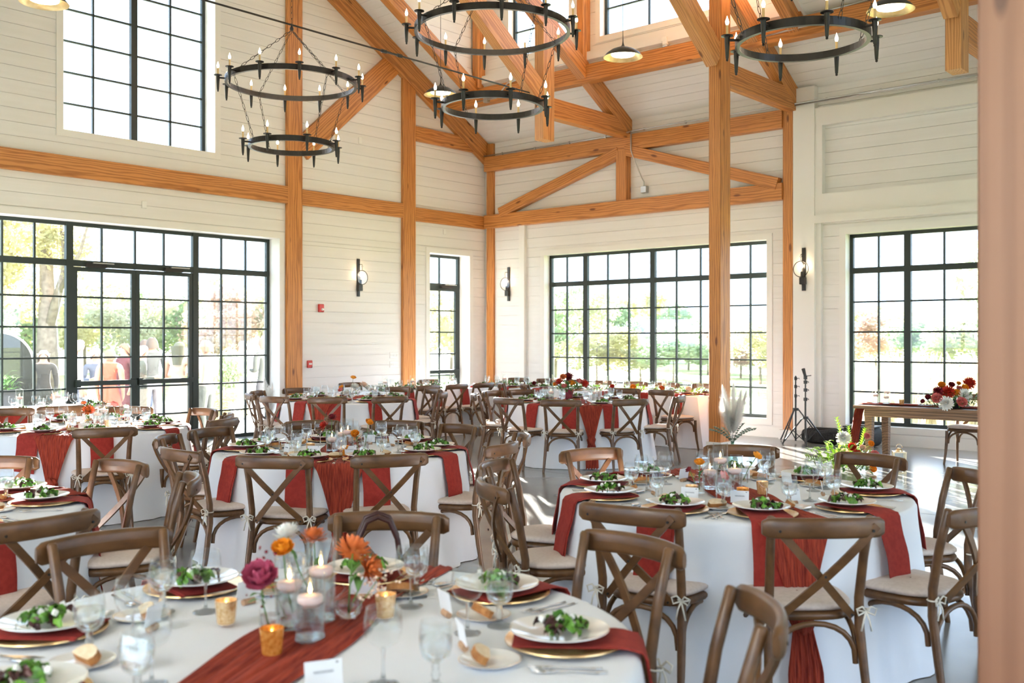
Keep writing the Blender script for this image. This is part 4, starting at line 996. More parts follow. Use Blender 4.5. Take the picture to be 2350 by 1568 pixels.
# ---------------------------------------------------------------- long tables along the back
def rect_cloth(x0, x1, y0, y1, H=.768, seed=3):
    r = random.Random(seed); per = []; st = .07
    def edge(ax, ay, bx, by, nx, ny):
        L = math.hypot(bx - ax, by - ay); n = max(4, int(L / st))
        for k in range(n): per.append((ax + (bx - ax) * k / n, ay + (by - ay) * k / n, nx, ny, L * k / n))
    edge(x0, y0, x1, y0, 0, -1); edge(x1, y0, x1, y1, 1, 0); edge(x1, y1, x0, y1, 0, 1); edge(x0, y1, x0, y0, -1, 0)
    n = len(per); vs = []; p = [r.uniform(0, 6) for _ in range(3)]
    lv = [(-.01, H), (0.004, H - .004), (.008, H - .02)] + [(.01 + .07 * (k / 8) ** 1.1, H - .02 - (H - .024) * k / 8) for k in range(1, 9)]
    for i, (o, z) in enumerate(lv):
        t = max(0, i - 2) / 8
        for (x, y, nx, ny, s_) in per:
            w_ = .022 * t * (math.sin(s_ * 13 + p[0]) + .6 * math.sin(s_ * 23 + p[1]))
            vs.append((x + nx * (o + w_), y + ny * (o + w_), max(z, .003)))
    fs = [(i * n + j, (i + 1) * n + j, (i + 1) * n + (j + 1) % n, i * n + (j + 1) % n) for i in range(len(lv) - 1) for j in range(n)]
    fs = [tuple(reversed(f)) for f in fs]; fs.append(tuple(range(n)))
    return MB().add(vs, fs).mesh('tablecloth', 'cloth', True, 60)
LT = {'b': (-12.95, -7.72, 12.95, 13.87), 'a': (-12.78, -11.9, 10.7, 12.80)}
for k, nm in (('b', 'the long back window table'), ('a', 'the long side table')):
    x0, x1, y0, y1 = LT[k]
    t = empty('long_table', ((x0 + x1) / 2, (y0 + y1) / 2, 0), 0, 'long banquet table under the white cloth of ' + nm, 'table', 'long banquet tables')
    hx, hy = (x1 - x0) / 2 - .04, (y1 - y0) / 2 - .04
    ob('table_top', MB().box(-hx, hx, -hy, hy, .70, .752).mesh('table_top', 'tablewood'), t)
    for sx in (-1, 1):
        for sy in (-1, 1): ob('leg', RT_LEG, t, (sx * (hx - .1), sy * (hy - .1), 0))
    put(rect_cloth(x0, x1, y0, y1), 'tablecloth', 'white floor length cloth on ' + nm, 'tablecloth', 'white long tablecloths')
ORD = ['first', 'second', 'third', 'fourth', 'fifth', 'sixth', 'seventh', 'eighth', 'ninth']
nb, na = 'the long back window table', 'the long side table'
for i, x in enumerate((-12.2, -11.5, -10.8, -10.1, -9.4, -8.65, -8.05)):
    setting(x, 12.95, 0, nb, 'the ' + ORD[i] + ' near-side seat', 0, 400 + i, None)
    setting(x, 13.87, pi, nb, 'the ' + ORD[i] + ' far-side seat', 0, 420 + i, None)
for i, y in enumerate((11.1, 11.72, 12.36)):
    setting(-11.9, y, pi / 2, na, 'the ' + ORD[i] + ' near-side seat', 0, 440 + i, None)
    setting(-12.78, y, -pi / 2, na, 'the ' + ORD[i] + ' far-side seat', 0, 450 + i, None)
def lchair(x, y, tx, ty, l, turn=0): chair_at(x, y, (tx, ty), l, turn=turn, group='cross-back chairs along the long tables')
for i, (x, y, tr) in enumerate(((-11.15, 12.45, -.9), (-10.7, 12.5, -.7), (-8.6, 12.36, .15), (-7.95, 12.3, -.2))):
    lchair(x, y, x, 14, 'cross-back chair, %s from the left on the near side of the long back window table' % ORD[i], tr)
for i, x in enumerate((-12.45, -11.75, -11.07, -10.45, -9.8, -9.17, -8.45)):
    lchair(x, 14.45, x, 13, 'cross-back chair, %s from the left between the long table and the back window' % ORD[i])
for i, y in enumerate((11.1, 11.74, 12.38)):
    lchair(-11.42, y, -13, y, 'cross-back chair, %s from the left on the near side of the long side table' % ORD[i])
for i, y in enumerate((10.95, 12.75)):
    lchair(-13.2, y, -12, y, 'cross-back chair, %s of two behind the long side table' % ORD[i])
rn = runner_mesh(8, half=.46, w=.30, plain=True)
rr = empty('table_runner', (-8.18, 13.41, 0), 0, 'rust gauze cloth hanging over the right end of the long back table', 'table runner', 'rust gauze runners'); ob('gauze', rn, rr)
rr.location = (-8.2, 13.41, 0)

# ---------------------------------------------------------------- flowers and vases
def petal(w, l, cup, mat, wav=0.0):
    def fn(u, v):
        x = (u - .5) * w * math.sin(pi * (.18 + .72 * v)) ** .6; y = v * l
        return (x, y, cup * (v - .3) ** 2 * l * 2 + 1.2 * cup * x * x / w + wav * math.sin(u * 14) * v * l)
    return MB().grid(fn, 4, 4).mesh('petal', mat, True)
PET = {}
def pet(kind, mat):
    if (kind, mat) not in PET:
        PET[kind, mat] = [petal(.9, .75, .5, mat, .02), petal(.62, .62, .6, mat), petal(.4, .45, .7, mat)] if kind == 'ran' else [petal(.27, 1.0, .25, mat), petal(.23, .8, .3, mat), petal(.18, .55, .4, mat)]
    return PET[kind, mat]
def bloom_layout(kind, mat, seed=1):
    r = random.Random(seed); P_ = pet(kind, mat); out = []
    rows = [(7, 0, .12, 12), (7, 0, .10, 38), (6, 1, .07, 58), (5, 2, .04, 72), (4, 2, .02, 82)] if kind == 'ran' else [(17, 0, .05, -14), (17, 0, .05, 6), (15, 0, .05, 26), (13, 1, .05, 44), (11, 1, .04, 62), (7, 2, .02, 78)]
    for (n, m, rr, tilt) in rows:
        for k in range(n):
            q = 2 * pi * k / n + r.uniform(-.1, .1) + tilt
            out.append(('petal', P_[m], (rr * math.cos(q + pi / 2), rr * math.sin(q + pi / 2), .02 * tilt / 20), (rad(tilt + r.uniform(-6, 6)), 0, q)))
    return out
CORE = {}
def core(mat):
    if mat not in CORE: CORE[mat] = MB().sphere((0, 0, .08), (.22, .22, .16), 10, 6).mesh('bloom', mat, True)
    return CORE[mat]
BL = {}
def bloom_joined(kind, mat):
    if (kind, mat) not in BL:
        lay = bloom_layout(kind, mat) + [('core', core(mat), (0, 0, 0), (0, 0, 0))]
        BL[kind, mat] = flatten(lay, 'bloom')
    return BL[kind, mat]
LEAFM = MB().grid(lambda u, v: ((u - .5) * .022 * math.sin(pi * (.08 + .9 * v)), v * .06, .012 * math.sin(pi * v) + 6 * ((u - .5) * .022) ** 2), 2, 5).mesh('leaf', 'leaf', True)
def flower(kind, mat, base, head, size, label, group=None, detail=False, tilt=None, leaves=1, stem=True):
    base = Vector(base); head = Vector(head); r = empty('cut_flower', base, 0, label, 'flower', group)
    d = head - base
    if stem:
        mid = d * .5 + Vector((R.uniform(-.008, .008), R.uniform(-.008, .008), 0))
        ob('stem', MB().tube([(0, 0, 0), mid, d], .0022, 6).mesh('stem', 'stem', True), r)
    z = Vector(tilt) if tilt else (d.normalized() + Vector((0, 0, .4)))
    rot = z.to_track_quat('Z', 'Y').to_euler()
    if detail:
        b = ob('bloom', core(mat), r, d, rot); b.scale = (size,) * 3
        for (nm, me, lo, ro) in bloom_layout(kind, mat): ob('petal', me, b, lo, ro)
    else:
        b = ob('bloom', bloom_joined(kind, mat), r, d, rot); b.scale = (size,) * 3
    for k in range(leaves):
        ob('leaf', LEAFM, r, d * R.uniform(.35, .8), (R.uniform(.2, 1.0), 0, R.uniform(0, 6.3)))
    return r
V_BOT = [('glass', MB().lathe([(0, .002), (.028, .002), (.03, .01), (.03, .075), (.026, .09), (.012, .103), (.011, .118), (.014, .122)], 24).mesh('glass', 'tglass', True, 60)), ('water', MB().lathe([(0, .004), (.028, .004), (.028, .06), (0, .06)], 20).mesh('water', 'water', True, 50))]
V_RND = [('glass', MB().lathe([(0, .002), (.022, .004), (.038, .022), (.042, .042), (.036, .065), (.018, .082), (.012, .09), (.013, .098), (.018, .104)], 26).mesh('glass', 'tglass', True)), ('water', MB().lathe([(0, .004), (.02, .006), (.036, .023), (.04, .042), (.038, .052), (0, .052)], 22).mesh('water', 'water', True, 60))]
def cyl_spec(h, r=.042, wat=.55):
    return [('glass', MB().lathe([(0, .012), (r - .003, .012), (r - .002, h), (r, h), (r, .0), (0, 0)], 32).mesh('glass', 'tglass', True, 50)), ('glass_base', MB().lathe([(0, .001), (r - .0015, .001), (r - .0015, .011), (0, .011)], 28).mesh('glass_base', 'sglass', True, 50)),
            ('water', MB().lathe([(0, .013), (r - .004, .013), (r - .004, h * wat), (0, h * wat)], 28).mesh('water', 'water', True, 50))]
CYLS = {h: cyl_spec(h) for h in (.15, .18, .20, .24)}
F_WAX = MB().lathe([(0, -.014), (.02, -.012), (.034, 0), (.036, .01), (.033, .018), (.006, .02), (0, .019)], 24).mesh('wax', 'wax', True)
F_FLM = MB().lathe([(0, 0), (.0045, .006), (.0055, .012), (.003, .022), (0, .032)], 10).mesh('flame', 'flame', True)
F_WIK = MB().tube([(0, 0, .018), (0, 0, .026)], .0009, 5).mesh('wick', 'ink')
F_CAN = [('wax', F_WAX), ('wick', F_WIK), ('flame', F_FLM, (0, 0, .022))]
def votive_spec(mat): return [('cup', MB().lathe([(0, 0), (.024, 0), (.026, .004), (.032, .068), (.0305, .068), (.0245, .006), (0, .006)], 24).mesh('cup', mat, True, 60)), ('wax', MB().lathe([(0, .006), (.024, .006), (.026, .03), (0, .03)], 18).mesh('wax', 'waxw', True, 50)), ('flame', F_FLM, (0, 0, .032))]
VOT, VOTP = votive_spec('votive'), votive_spec('votivep')
def candle_vase(x, y, h, where, z=ZT, s=1.0):
    put(CYLS[h], 'cylinder_vase', 'clear cylinder vase of water ' + where, 'vase', 'cylinder vases', (x, y, z), 0, scale=(s, s, s))
    put(F_CAN, 'floating_candle', 'pink floating candle lit in the cylinder vase ' + where, 'candle', 'floating candles', (x, y, z + h * .55 * s + .004), 0, scale=(s, s, s))
def votive(x, y, where, amber=True, z=ZT): put(VOT if amber else VOTP, 'votive_candle', ('amber' if amber else 'pale gold') + ' mercury glass votive ' + where, 'votive', 'mercury glass votives', (x, y, z + .012), 0)
def budvase(spec, x, y, where, z=ZT): put(spec, 'bud_vase', ('bottle shaped' if spec is V_BOT else 'round') + ' clear bud vase ' + where, 'vase', 'bud vases', (x, y, z + .012), 0)
RZ = ZT + .012
# foreground table
fg = 'on the foreground table'
for x, y, h, w_ in ((-2.236, 1.718, .18, 'at the front'), (-2.375, 1.752, .20, 'at the left'), (-2.37, 1.86, .24, 'tallest at the back')): candle_vase(x, y, h, w_ + ' ' + fg, RZ)
budvase(V_BOT, -2.345, 1.665, 'holding the pink flower ' + fg); budvase(V_RND, -2.312, 1.915, 'holding rust blooms ' + fg); budvase(V_BOT, -2.425, 1.80, 'holding the orange flower ' + fg); budvase(V_BOT, -2.45, 1.905, 'holding the dark orange flower ' + fg)
votive(-2.211, 1.575, 'nearest the camera ' + fg); votive(-2.548, 1.657, 'left of the pink flower ' + fg, False); votive(-2.252, 2.006, 'right of the runner ' + fg, False)
flower('ran', 'f_pink', (-2.345, 1.665, RZ + .02), (-2.36, 1.645, .935), .062, 'large magenta pink ranunculus ' + fg, 'foreground flowers', True, (.5, -.6, .9), 2)
flower('ran', 'f_orange', (-2.425, 1.80, RZ + .02), (-2.435, 1.775, .985), .042, 'orange ranunculus ' + fg, 'foreground flowers', True, (.4, -.6, 1.1), 1)
flower('mum', 'f_rust', (-2.312, 1.915, RZ + .02), (-2.31, 1.93, .975), .052, 'rust coloured chrysanthemum seen from below ' + fg, 'foreground flowers', True, (-.2, .5, .7), 2)
flower('mum', 'f_rust', (-2.312, 1.915, RZ + .02), (-2.28, 1.965, .925), .045, 'drooping faded rust chrysanthemum ' + fg, 'foreground flowers', True, (.6, .4, .2), 2)
flower('mum', 'f_rust', (-2.45, 1.905, RZ + .02), (-2.455, 1.90, 1.0), .040, 'dark orange chrysanthemum behind the candles ' + fg, 'foreground flowers', True, (0, 0, 1), 1)
flower('mum', 'f_white', (-2.45, 1.905, RZ + .02), (-2.53, 1.86, 1.005), .045, 'feathery cream bloom behind the orange flower ' + fg, 'foreground flowers', True, (-.4, 0, 1), 1)
def spray(base, head, n, mat, label, cat='sprig', name='flower_sprig', sz=.004, spread=.03):
    r = empty(name, base, 0, label, cat); d = Vector(head) - Vector(base)
    mb = MB(); mb.tube([(0, 0, 0), d * .6, d], .0015, 5); rr = random.Random(n)
    ob('stem', mb.mesh('stem', 'stem'), r); m2 = MB()
    for k in range(n):
        p = d * rr.uniform(.6, 1.05) + Vector((rr.gauss(0, spread), rr.gauss(0, spread), rr.gauss(0, spread))); m2.sphere(p, sz * rr.uniform(.7, 1.4), 6, 4)
    o = ob('buds', m2.mesh('buds', mat, True), r); o['kind'] = 'stuff'; return r
spray((-2.40, 1.76, RZ + .02), (-2.455, 1.715, .95), 40, 'f_burg', 'sprig of tiny dusky purple buds left of the candles on the foreground table')
spray((-2.30, 1.93, RZ + .02), (-2.26, 1.99, .90), 50, 'f_peach', 'sprig of tiny pale buds under the rust blooms on the foreground table')
# right table
rt = 'on the right table'
for x, y, h, w_ in ((-2.86, 5.05, .24, 'tallest at the back'), (-2.66, 4.85, .20, 'at the right'), (-2.84, 4.90, .15, 'at the left')): candle_vase(x, y, h, w_ + ' ' + rt, RZ)
budvase(V_BOT, -2.80, 4.72, 'holding the orange bloom ' + rt); budvase(V_RND, -2.62, 4.69, 'holding the coral bloom ' + rt); budvase(V_BOT, -2.80, 5.20, 'hidden behind the candles ' + rt)
votive(-2.745, 4.55, 'at the left ' + rt, False); votive(-2.535, 4.92, 'at the right ' + rt, False); votive(-2.50, 4.64, 'behind the name card ' + rt)
flower('ran', 'f_orange', (-2.80, 4.72, RZ + .02), (-2.80, 4.72, .935), .036, 'bright orange ranunculus ' + rt, 'flowers of the right table', True, (.2, -.3, 1), 1)
flower('ran', 'f_burg', (-2.80, 4.72, RZ + .02), (-2.84, 4.69, .90), .026, 'burgundy ranunculus bud ' + rt, 'flowers of the right table', False, (-.6, -.3, .7), 0)
flower('ran', 'f_coral', (-2.62, 4.69, RZ + .02), (-2.635, 4.67, .885), .040, 'coral ranunculus in the round vase ' + rt, 'flowers of the right table', True, (.5, .4, .5), 1)
flower('ran', 'f_orange', (-2.80, 5.20, RZ + .02), (-2.74, 5.24, .93), .04, 'orange bloom behind the candles ' + rt, 'flowers of the right table', False, (.5, .4, .8), 1)
# middle table
mt = 'on the middle table'
for x, y, h, w_ in ((-5.80, 4.80, .24, 'at the back'), (-5.90, 4.82, .20, 'at the left'), (-5.86, 4.70, .15, 'at the front')): candle_vase(x, y, h, w_ + ' ' + mt, RZ)
budvase(V_BOT, -5.90, 4.72, 'holding red blooms ' + mt); budvase(V_RND, -5.72, 4.83, 'holding the orange bloom ' + mt); budvase(V_BOT, -5.80, 4.96, 'at the back ' + mt)
votive(-5.62, 4.62, 'on the runner ' + mt); votive(-5.93, 4.56, 'at the left ' + mt, False)
flower('mum', 'f_red', (-5.90, 4.72, RZ + .02), (-5.93, 4.69, .965), .045, 'red orange chrysanthemum leaning left ' + mt, 'flowers of the middle table', False, (-.5, -.5, .5), 1)
flower('mum', 'f_burg', (-5.90, 4.72, RZ + .02), (-5.91, 4.74, 1.02), .04, 'deep red chrysanthemum standing highest ' + mt, 'flowers of the middle table', False, (0, 0, 1), 0)
flower('ran', 'f_orange', (-5.72, 4.83, RZ + .02), (-5.74, 4.82, .905), .04, 'orange ranunculus in front ' + mt, 'flowers of the middle table', False, (.4, -.6, .6), 1)
flower('ran', 'f_orange', (-5.80, 4.96, RZ + .02), (-5.78, 4.98, .975), .04, 'orange ranunculus beside the tall candle ' + mt, 'flowers of the middle table', False, (.6, 0, .7), 1)
# door-side table
dt = 'on the door-side table'
for x, y, h, w_ in ((-9.28, 4.70, .24, 'at the back'), (-9.20, 4.60, .20, 'at the right'), (-9.36, 4.42, .15, 'at the left')): candle_vase(x, y, h, w_ + ' ' + dt, RZ)
budvase(V_BOT, -9.17, 4.49, 'holding the rust bloom ' + dt); budvase(V_BOT, -9.14, 4.78, 'holding the white bloom ' + dt)
votive(-9.22, 4.33, 'at the left ' + dt, False); votive(-9.05, 4.62, 'at the right ' + dt, False)
flower('mum', 'f_rust', (-9.17, 4.49, RZ + .02), (-9.17, 4.49, .935), .058, 'sunlit rust orange chrysanthemum ' + dt, 'flowers of the door-side table', False, (.3, -.2, .8), 1)
flower('ran', 'f_rust', (-9.17, 4.49, RZ + .02), (-9.22, 4.47, 1.0), .035, 'orange bud above the rust bloom ' + dt, 'flowers of the door-side table', False, (0, 0, 1), 1)
flower('ran', 'f_coral', (-9.14, 4.78, RZ + .02), (-9.18, 4.74, .97), .05, 'coral pink bloom ' + dt, 'flowers of the door-side table', False, (0, .3, .6), 1)
flower('ran', 'f_white', (-9.14, 4.78, RZ + .02), (-9.12, 4.83, .95), .04, 'white bloom beside the coral one ' + dt, 'flowers of the door-side table', False, (0, .3, .8), 1)
# left edge and far left tables
for i, (x, y) in enumerate(((-5.3, 1.85), (-5.15, 1.7))): candle_vase(x, y, .20, ('inner' if i == 0 else 'outer') + ' one on the left edge table', RZ)
for i, (x, y) in enumerate(((-12.0, 5.5), (-12.1, 5.1))): candle_vase(x, y, .24, ('right' if i == 0 else 'left') + ' one on the far left table', RZ)
# alarm-wall table: orange and cream blooms
aw = 'on the alarm-wall table'
for i, (px, py, pz, k, m, s_, l) in enumerate(((-10.86, 9.08, 1.06, 'ran', 'f_orange', .055, 'tall orange poppy'), (-10.98, 8.98, .93, 'ran', 'f_orange', .05, 'low orange bloom'), (-10.92, 8.92, .90, 'ran', 'f_coral', .05, 'coral bloom'), (-10.80, 9.06, .95, 'mum', 'f_white', .06, 'cream chrysanthemum'), (-10.74, 9.16, .97, 'mum', 'f_peach', .06, 'peach chrysanthemum'), (-10.85, 8.95, .87, 'mum', 'f_white', .05, 'low white chrysanthemum'), (-10.70, 9.2, .92, 'mum', 'f_white', .055, 'right cream chrysanthemum'))):
    flower(k, m, (-10.9, 9.05, RZ + .02), (px, py, pz), s_, l + ' ' + aw, 'flowers of the alarm-wall table', False, None, 1)
budvase(V_RND, -10.9, 9.05, 'holding orange and cream blooms ' + aw); candle_vase(-10.6, 9.25, .20, aw, RZ)
# bouquet helper -----------------------------------------------------------
def foliage(name, cx_, cy_, cz, rx, ry, rz_, n, mat, label, size=1.0, seed=1, cat='foliage', down=0.0):
    r = random.Random(seed); mb = MB()
    for k in range(n):
        q = r.uniform(0, 2 * pi); t = math.sqrt(r.random()); e = r.uniform(-.2, 1)
        p = Vector((rx * t * math.cos(q), ry * t * math.sin(q), rz_ * e * (1.1 - .5 * t) - down * t * r.random()))
        a = Vector((math.cos(q), math.sin(q), r.uniform(-.3, .9))); mx = Matrix.Translation(p) @ a.to_track_quat('Y', 'Z').to_matrix().to_4x4() @ Matrix.Scale(size * r.uniform(.7, 1.3), 4)
        mb.add([tuple(mx @ v.co) for v in LEAFM.vertices], [tuple(f.vertices) for f in LEAFM.polygons])
    o = ob(name, mb.mesh(name, mat, True), None, (cx_, cy_, cz)); tag(o, label, cat, kind='stuff'); return o
# red bouquet on table 7
rb = 'in the vase on the red-bouquet table'
put([('glass', MB().lathe([(0, 0), (.04, 0), (.05, .05), (.045, .13), (.05, .16)], 20).mesh('glass', 'f_burg', True))], 'bouquet_vase', 'dark red vase of the bouquet on the red-bouquet table', 'vase', loc=(-8.28, 10.62, RZ))
foliage('bouquet_foliage', -8.28, 10.62, RZ + .16, .17, .17, .12, 120, 'leaf', 'green leaves of the bouquet on the red-bouquet table', 1.1, 5)
def camr(lat, dep): # offset: right, away as seen along the view direction
    return (0.7528 * lat - 0.6583 * dep, 0.6583 * lat + 0.7528 * dep)
for i, (dx, dz, k, m, s_, l) in enumerate(((-.13, .20, 'mum', 'f_red', .06, 'leftmost red bloom'), (-.01, .26, 'mum', 'f_burg', .075, 'topmost burgundy bloom'), (.03, .17, 'ran', 'f_orange', .06, 'orange bloom'), (.12, .20, 'ran', 'f_coral', .06, 'coral bloom'), (.19, .18, 'mum', 'f_red', .06, 'rightmost red bloom'), (-.07, .14, 'ran', 'f_coral', .05, 'low coral bloom'), (-.09, .27, 'mum', 'f_rust', .05, 'upper rust bloom'))):
    ox, oy = camr(dx, -.08 - .02 * i)
    flower(k, m, (-8.28, 10.62, RZ + .1), (-8.28 + ox, 10.62 + oy, RZ + .06 + dz), s_, l + ' ' + rb, 'blooms of the red bouquet', False, (ox, oy, .25), 0)
for i, (lat, dep) in enumerate(((.3, -.1), (-.28, .05), (.36, .1))): ox, oy = camr(lat, dep); candle_vase(-8.25 + ox, 10.65 + oy, .20, ('right of', 'left of', 'behind')[i] + ' the red bouquet', RZ)
# greenery on the long tables
for i, (x, y, l) in enumerate(((-12.3, 11.1, 'left end of the long side table'), (-12.3, 12.1, 'right half of the long side table'), (-11.6, 13.4, 'left part of the long back table'), (-10.3, 13.4, 'middle of the long back table'), (-9.0, 13.4, 'right part of the long back table'), (-8.1, 13.35, 'right end of the long back table'))):
    hx, hy = (.14, .5) if i < 2 else ((.6, .14) if i < 5 else (.3, .16))
    foliage('greenery_garland', x, y, ZT + .005, hx, hy, .11, 110, 'leaf' if i < 3 else 'leafy', 'leafy green garland on the ' + l, 1.15, 20 + i, 'garland')
for i, (x, y, m, s_, l) in enumerate(((-11.1, 13.3, 'f_burg', .05, 'burgundy'), (-10.6, 13.25, 'f_orange', .05, 'orange'), (-9.4, 13.2, 'f_red', .05, 'red'), (-9.0, 13.2, 'f_orange', .06, 'large orange'), (-8.5, 13.25, 'f_rust', .05, 'rust'), (-8.0, 13.2, 'f_white', .06, 'cream'))):
    flower('ran', m, (x, y, ZT + .02), (x + .02, y - .05, ZT + .08), s_, l + ' bloom lying in the garland of the long back table', 'garland blooms', False, (.3, -.7, .5), 0)
for i, (x, y, l) in enumerate(((-12.3, 10.95, 'first on the long side table'), (-12.35, 11.6, 'second on the long side table'), (-12.3, 12.5, 'third on the long side table'), (-11.9, 13.4, 'first on the long back table'), (-10.8, 13.45, 'second on the long back table'), (-9.7, 13.4, 'third on the long back table'), (-8.6, 13.45, 'fourth on the long back table'))): candle_vase(x, y, .24, l)
# ---------------------------------------------------------------- sweetheart table by the right window
st = empty('wooden_farm_table', (-4.05, 13.05, 0), 0, 'dark wooden farm table with runner in front of the right window', 'table')
for k in range(4): ob('plank', MB().cbox(-1.2, 1.2, -.097, .097, .72, .76, .004).mesh('plank', 'tablewood'), st, (0, -.3 + .2 * k, 0))
AP = MB().box(-1.08, 1.08, -.012, .012, .62, .72).mesh('apron', 'tablewood'); ob('apron', AP, st, (0, -.32, 0)); ob('apron', AP, st, (0, .32, 0))
LG = MB().tube([(0, 0, 0), (0, 0, .72)], [.05, .068], 4).mesh('leg', 'tablewood')
for sx in (-1, 1):
    for sy in (-1, 1): ob('leg', LG, st, (sx * 1.03, sy * .28, 0), (0, 0, pi / 4))
    ob('end_apron', MB().box(-.012, .012, -.3, .3, .62, .72).mesh('end_apron', 'tablewood'), st, (sx * 1.06, 0, 0))
r2 = empty('table_runner', (-4.05, 12.98, 0), 0, 'rust gauze runner hanging over the left end of the wooden farm table', 'table runner', 'rust gauze runners'); ob('gauze', runner_mesh(4, half=1.2, H=.762, w=.30, plain=True), r2)
lchair(-4.15, 14.0, -4.15, 12, 'cross-back chair tucked behind the wooden farm table')
BC = Vector((-4.08, 12.86)); 
put([('bowl', MB().lathe([(0, 0), (.10, 0), (.13, .06), (.14, .10), (.13, .10), (0, .08)], 20).mesh('bowl', 'blackp', True))], 'flower_bowl', 'dark bowl under the big bouquet on the farm table', 'bowl', loc=(BC.x, BC.y, .762))
foliage('bouquet_foliage', BC.x, BC.y, .88, .36, .26, .14, 260, 'leaf', 'dark green foliage of the big bouquet on the farm table', 1.2, 9, down=.16)
ZF = 6.534
for (ix, iy, k, m, s_, l) in ((1705, 230, 'ran', 'f_orange', .055, 'orange bloom at upper left'), (1650, 320, 'mum', 'f_burg', .06, 'burgundy bloom at left'), (1800, 330, 'mum', 'f_red', .08, 'wide dark red bloom in the middle'), (1850, 230, 'ran', 'f_burg', .05, 'dark bloom at top'), (2115, 200, 'mum', 'f_red', .075, 'red dahlia at upper right'), (2045, 270, 'ran', 'f_orange', .055, 'orange bloom at right'), (1925, 350, 'ran', 'f_orange', .06, 'orange bloom in front'), (2045, 385, 'mum', 'f_white', .085, 'white chrysanthemum at right'), (1770, 500, 'mum', 'f_white', .085, 'white chrysanthemum in front'), (1635, 430, 'ran', 'f_coral', .08, 'coral rose at left'), (1995, 490, 'ran', 'f_coral', .08, 'coral rose at right'), (1505, 410, 'ran', 'f_burg', .045, 'small burgundy bloom at far left'), (1425, 470, 'ran', 'f_burg', .035, 'smallest burgundy bud at far left'), (1955, 205, 'ran', 'f_orange', .035, 'small orange bud at top'), (1965, 290, 'ran', 'f_coral', .05, 'coral bloom behind')):
    px, py = 1900 + ix / ZF, 850 + iy / ZF; d = 12.28 - .25 * (py - 880) / 60 + (.12 if s_ < .052 else 0)
    lat = (px - 1175) / 2320 * d; X_, Y_ = 0.7528 * lat - 0.6583 * d, 0.6583 * lat + 0.7528 * d; Z_ = 1.6 - (py - 780) / 2320 * d
    flower(k, m, (BC.x, BC.y, .84), (X_, Y_, Z_), s_, l + ' of the big farm table bouquet', 'blooms of the farm table bouquet', False, ((X_ - BC.x) + .25, (Y_ - BC.y) - .4, .35), 1)
for i, (x, y, h, l) in enumerate(((-5.06, 12.92, .18, 'left'), (-4.98, 13.1, .24, 'tallest'), (-4.9, 12.86, .15, 'short'))): candle_vase(x, y, h, l + ' one of three on the farm table', .775)
votive(-4.72, 12.9, 'on the farm table', False, .762)
for i, x in enumerate((-4.5, -4.42)): put(GOBLET_J, 'water_goblet', ('left' if i == 0 else 'right') + ' clear tumbler goblet on the farm table', 'goblet', 'goblets on the farm table', (x, 12.95, .775))
candle_vase(-4.3, 13.1, .24, 'behind the farm table bouquet', .775)
# lantern and floor flowers
lt = empty('candle_lantern', (-4.5, 12.22, 0), .5, 'gold framed glass candle lantern on the floor before the farm table', 'lantern')
mb = MB()
for sx in (-1, 1):
    for sy in (-1, 1): mb.box(sx * .066 - .006, sx * .066 + .006, sy * .066 - .006, sy * .066 + .006, .012, .25)
mb.box(-.075, .075, -.075, .075, 0, .014); mb.box(-.075, .075, -.075, .075, .245, .258); mb.lathe([(.045, .258), (.04, .275), (.02, .29), (.02, .30), (0, .302)], 16)
ob('frame', mb.mesh('frame', 'rim'), lt); ob('handle', MB().tube([(.035 * math.cos(q), 0, .30 + .045 * math.sin(q)) for q in [pi * k / 10 for k in range(11)]], .003, 6).mesh('handle', 'rim', True), lt)
PG = MB().box(-.06, .06, -.0015, .0015, .014, .245).mesh('pane', 'glass')
for k in range(4): ob('pane', PG, lt, (.066 * math.cos(k * pi / 2), .066 * math.sin(k * pi / 2), 0), (0, 0, k * pi / 2 + pi / 2))
put([('wax', MB().lathe([(0, 0), (.036, 0), (.036, .14), (0, .135)], 20).mesh('wax', 'waxw', True, 50))], 'pillar_candle', 'white pillar candle inside the gold lantern', 'candle', loc=(-4.5, 12.22, .014))
FC = Vector((-4.98, 11.98)); fl_ = 'of the floor flowers by the farm table'
foliage('floor_foliage', FC.x, FC.y, .05, .26, .26, .28, 200, 'leaf', 'dark green leaves of the floor flowers by the farm table', 1.4, 12)
foliage('floor_foliage', FC.x - .12, FC.y - .2, .08, .34, .24, .30, 170, 'leafy', 'sunlit lime green sprays of the floor flowers', 1.7, 13)
sp = MB(); rr_ = random.Random(3)
for (bx, by, tx_, ty_, tz) in ((-.05, 0, -.16, -.08, .62), (0, 0, -.04, -.02, .52), (-.1, -.05, -.42, -.36, .16), (.05, .02, .12, .1, .5)):
    a = Vector((bx, by, .1)); b = Vector((tx_, ty_, tz))
    for k in range(16):
        p = a.lerp(b, k / 15); dr = (b - a).normalized()
        for s2 in (-1, 1):
            side = dr.cross(Vector((.3, .8, .2))).normalized() * s2 + dr * .8
            mx = Matrix.Translation(p) @ side.to_track_quat('Y', 'Z').to_matrix().to_4x4() @ Matrix.Scale(1.1, 4); sp.add([tuple(mx @ v.co) for v in LEAFM.vertices], [tuple(f.vertices) for f in LEAFM.polygons])
    sp.tube([a, b], .003, 5)
tag(ob('leaf_sprays', sp.mesh('leaf_sprays', 'leafy', True), None, (FC.x, FC.y, 0)), 'upright sprigs of lime green leaves in the floor flowers', 'foliage', kind='stuff')
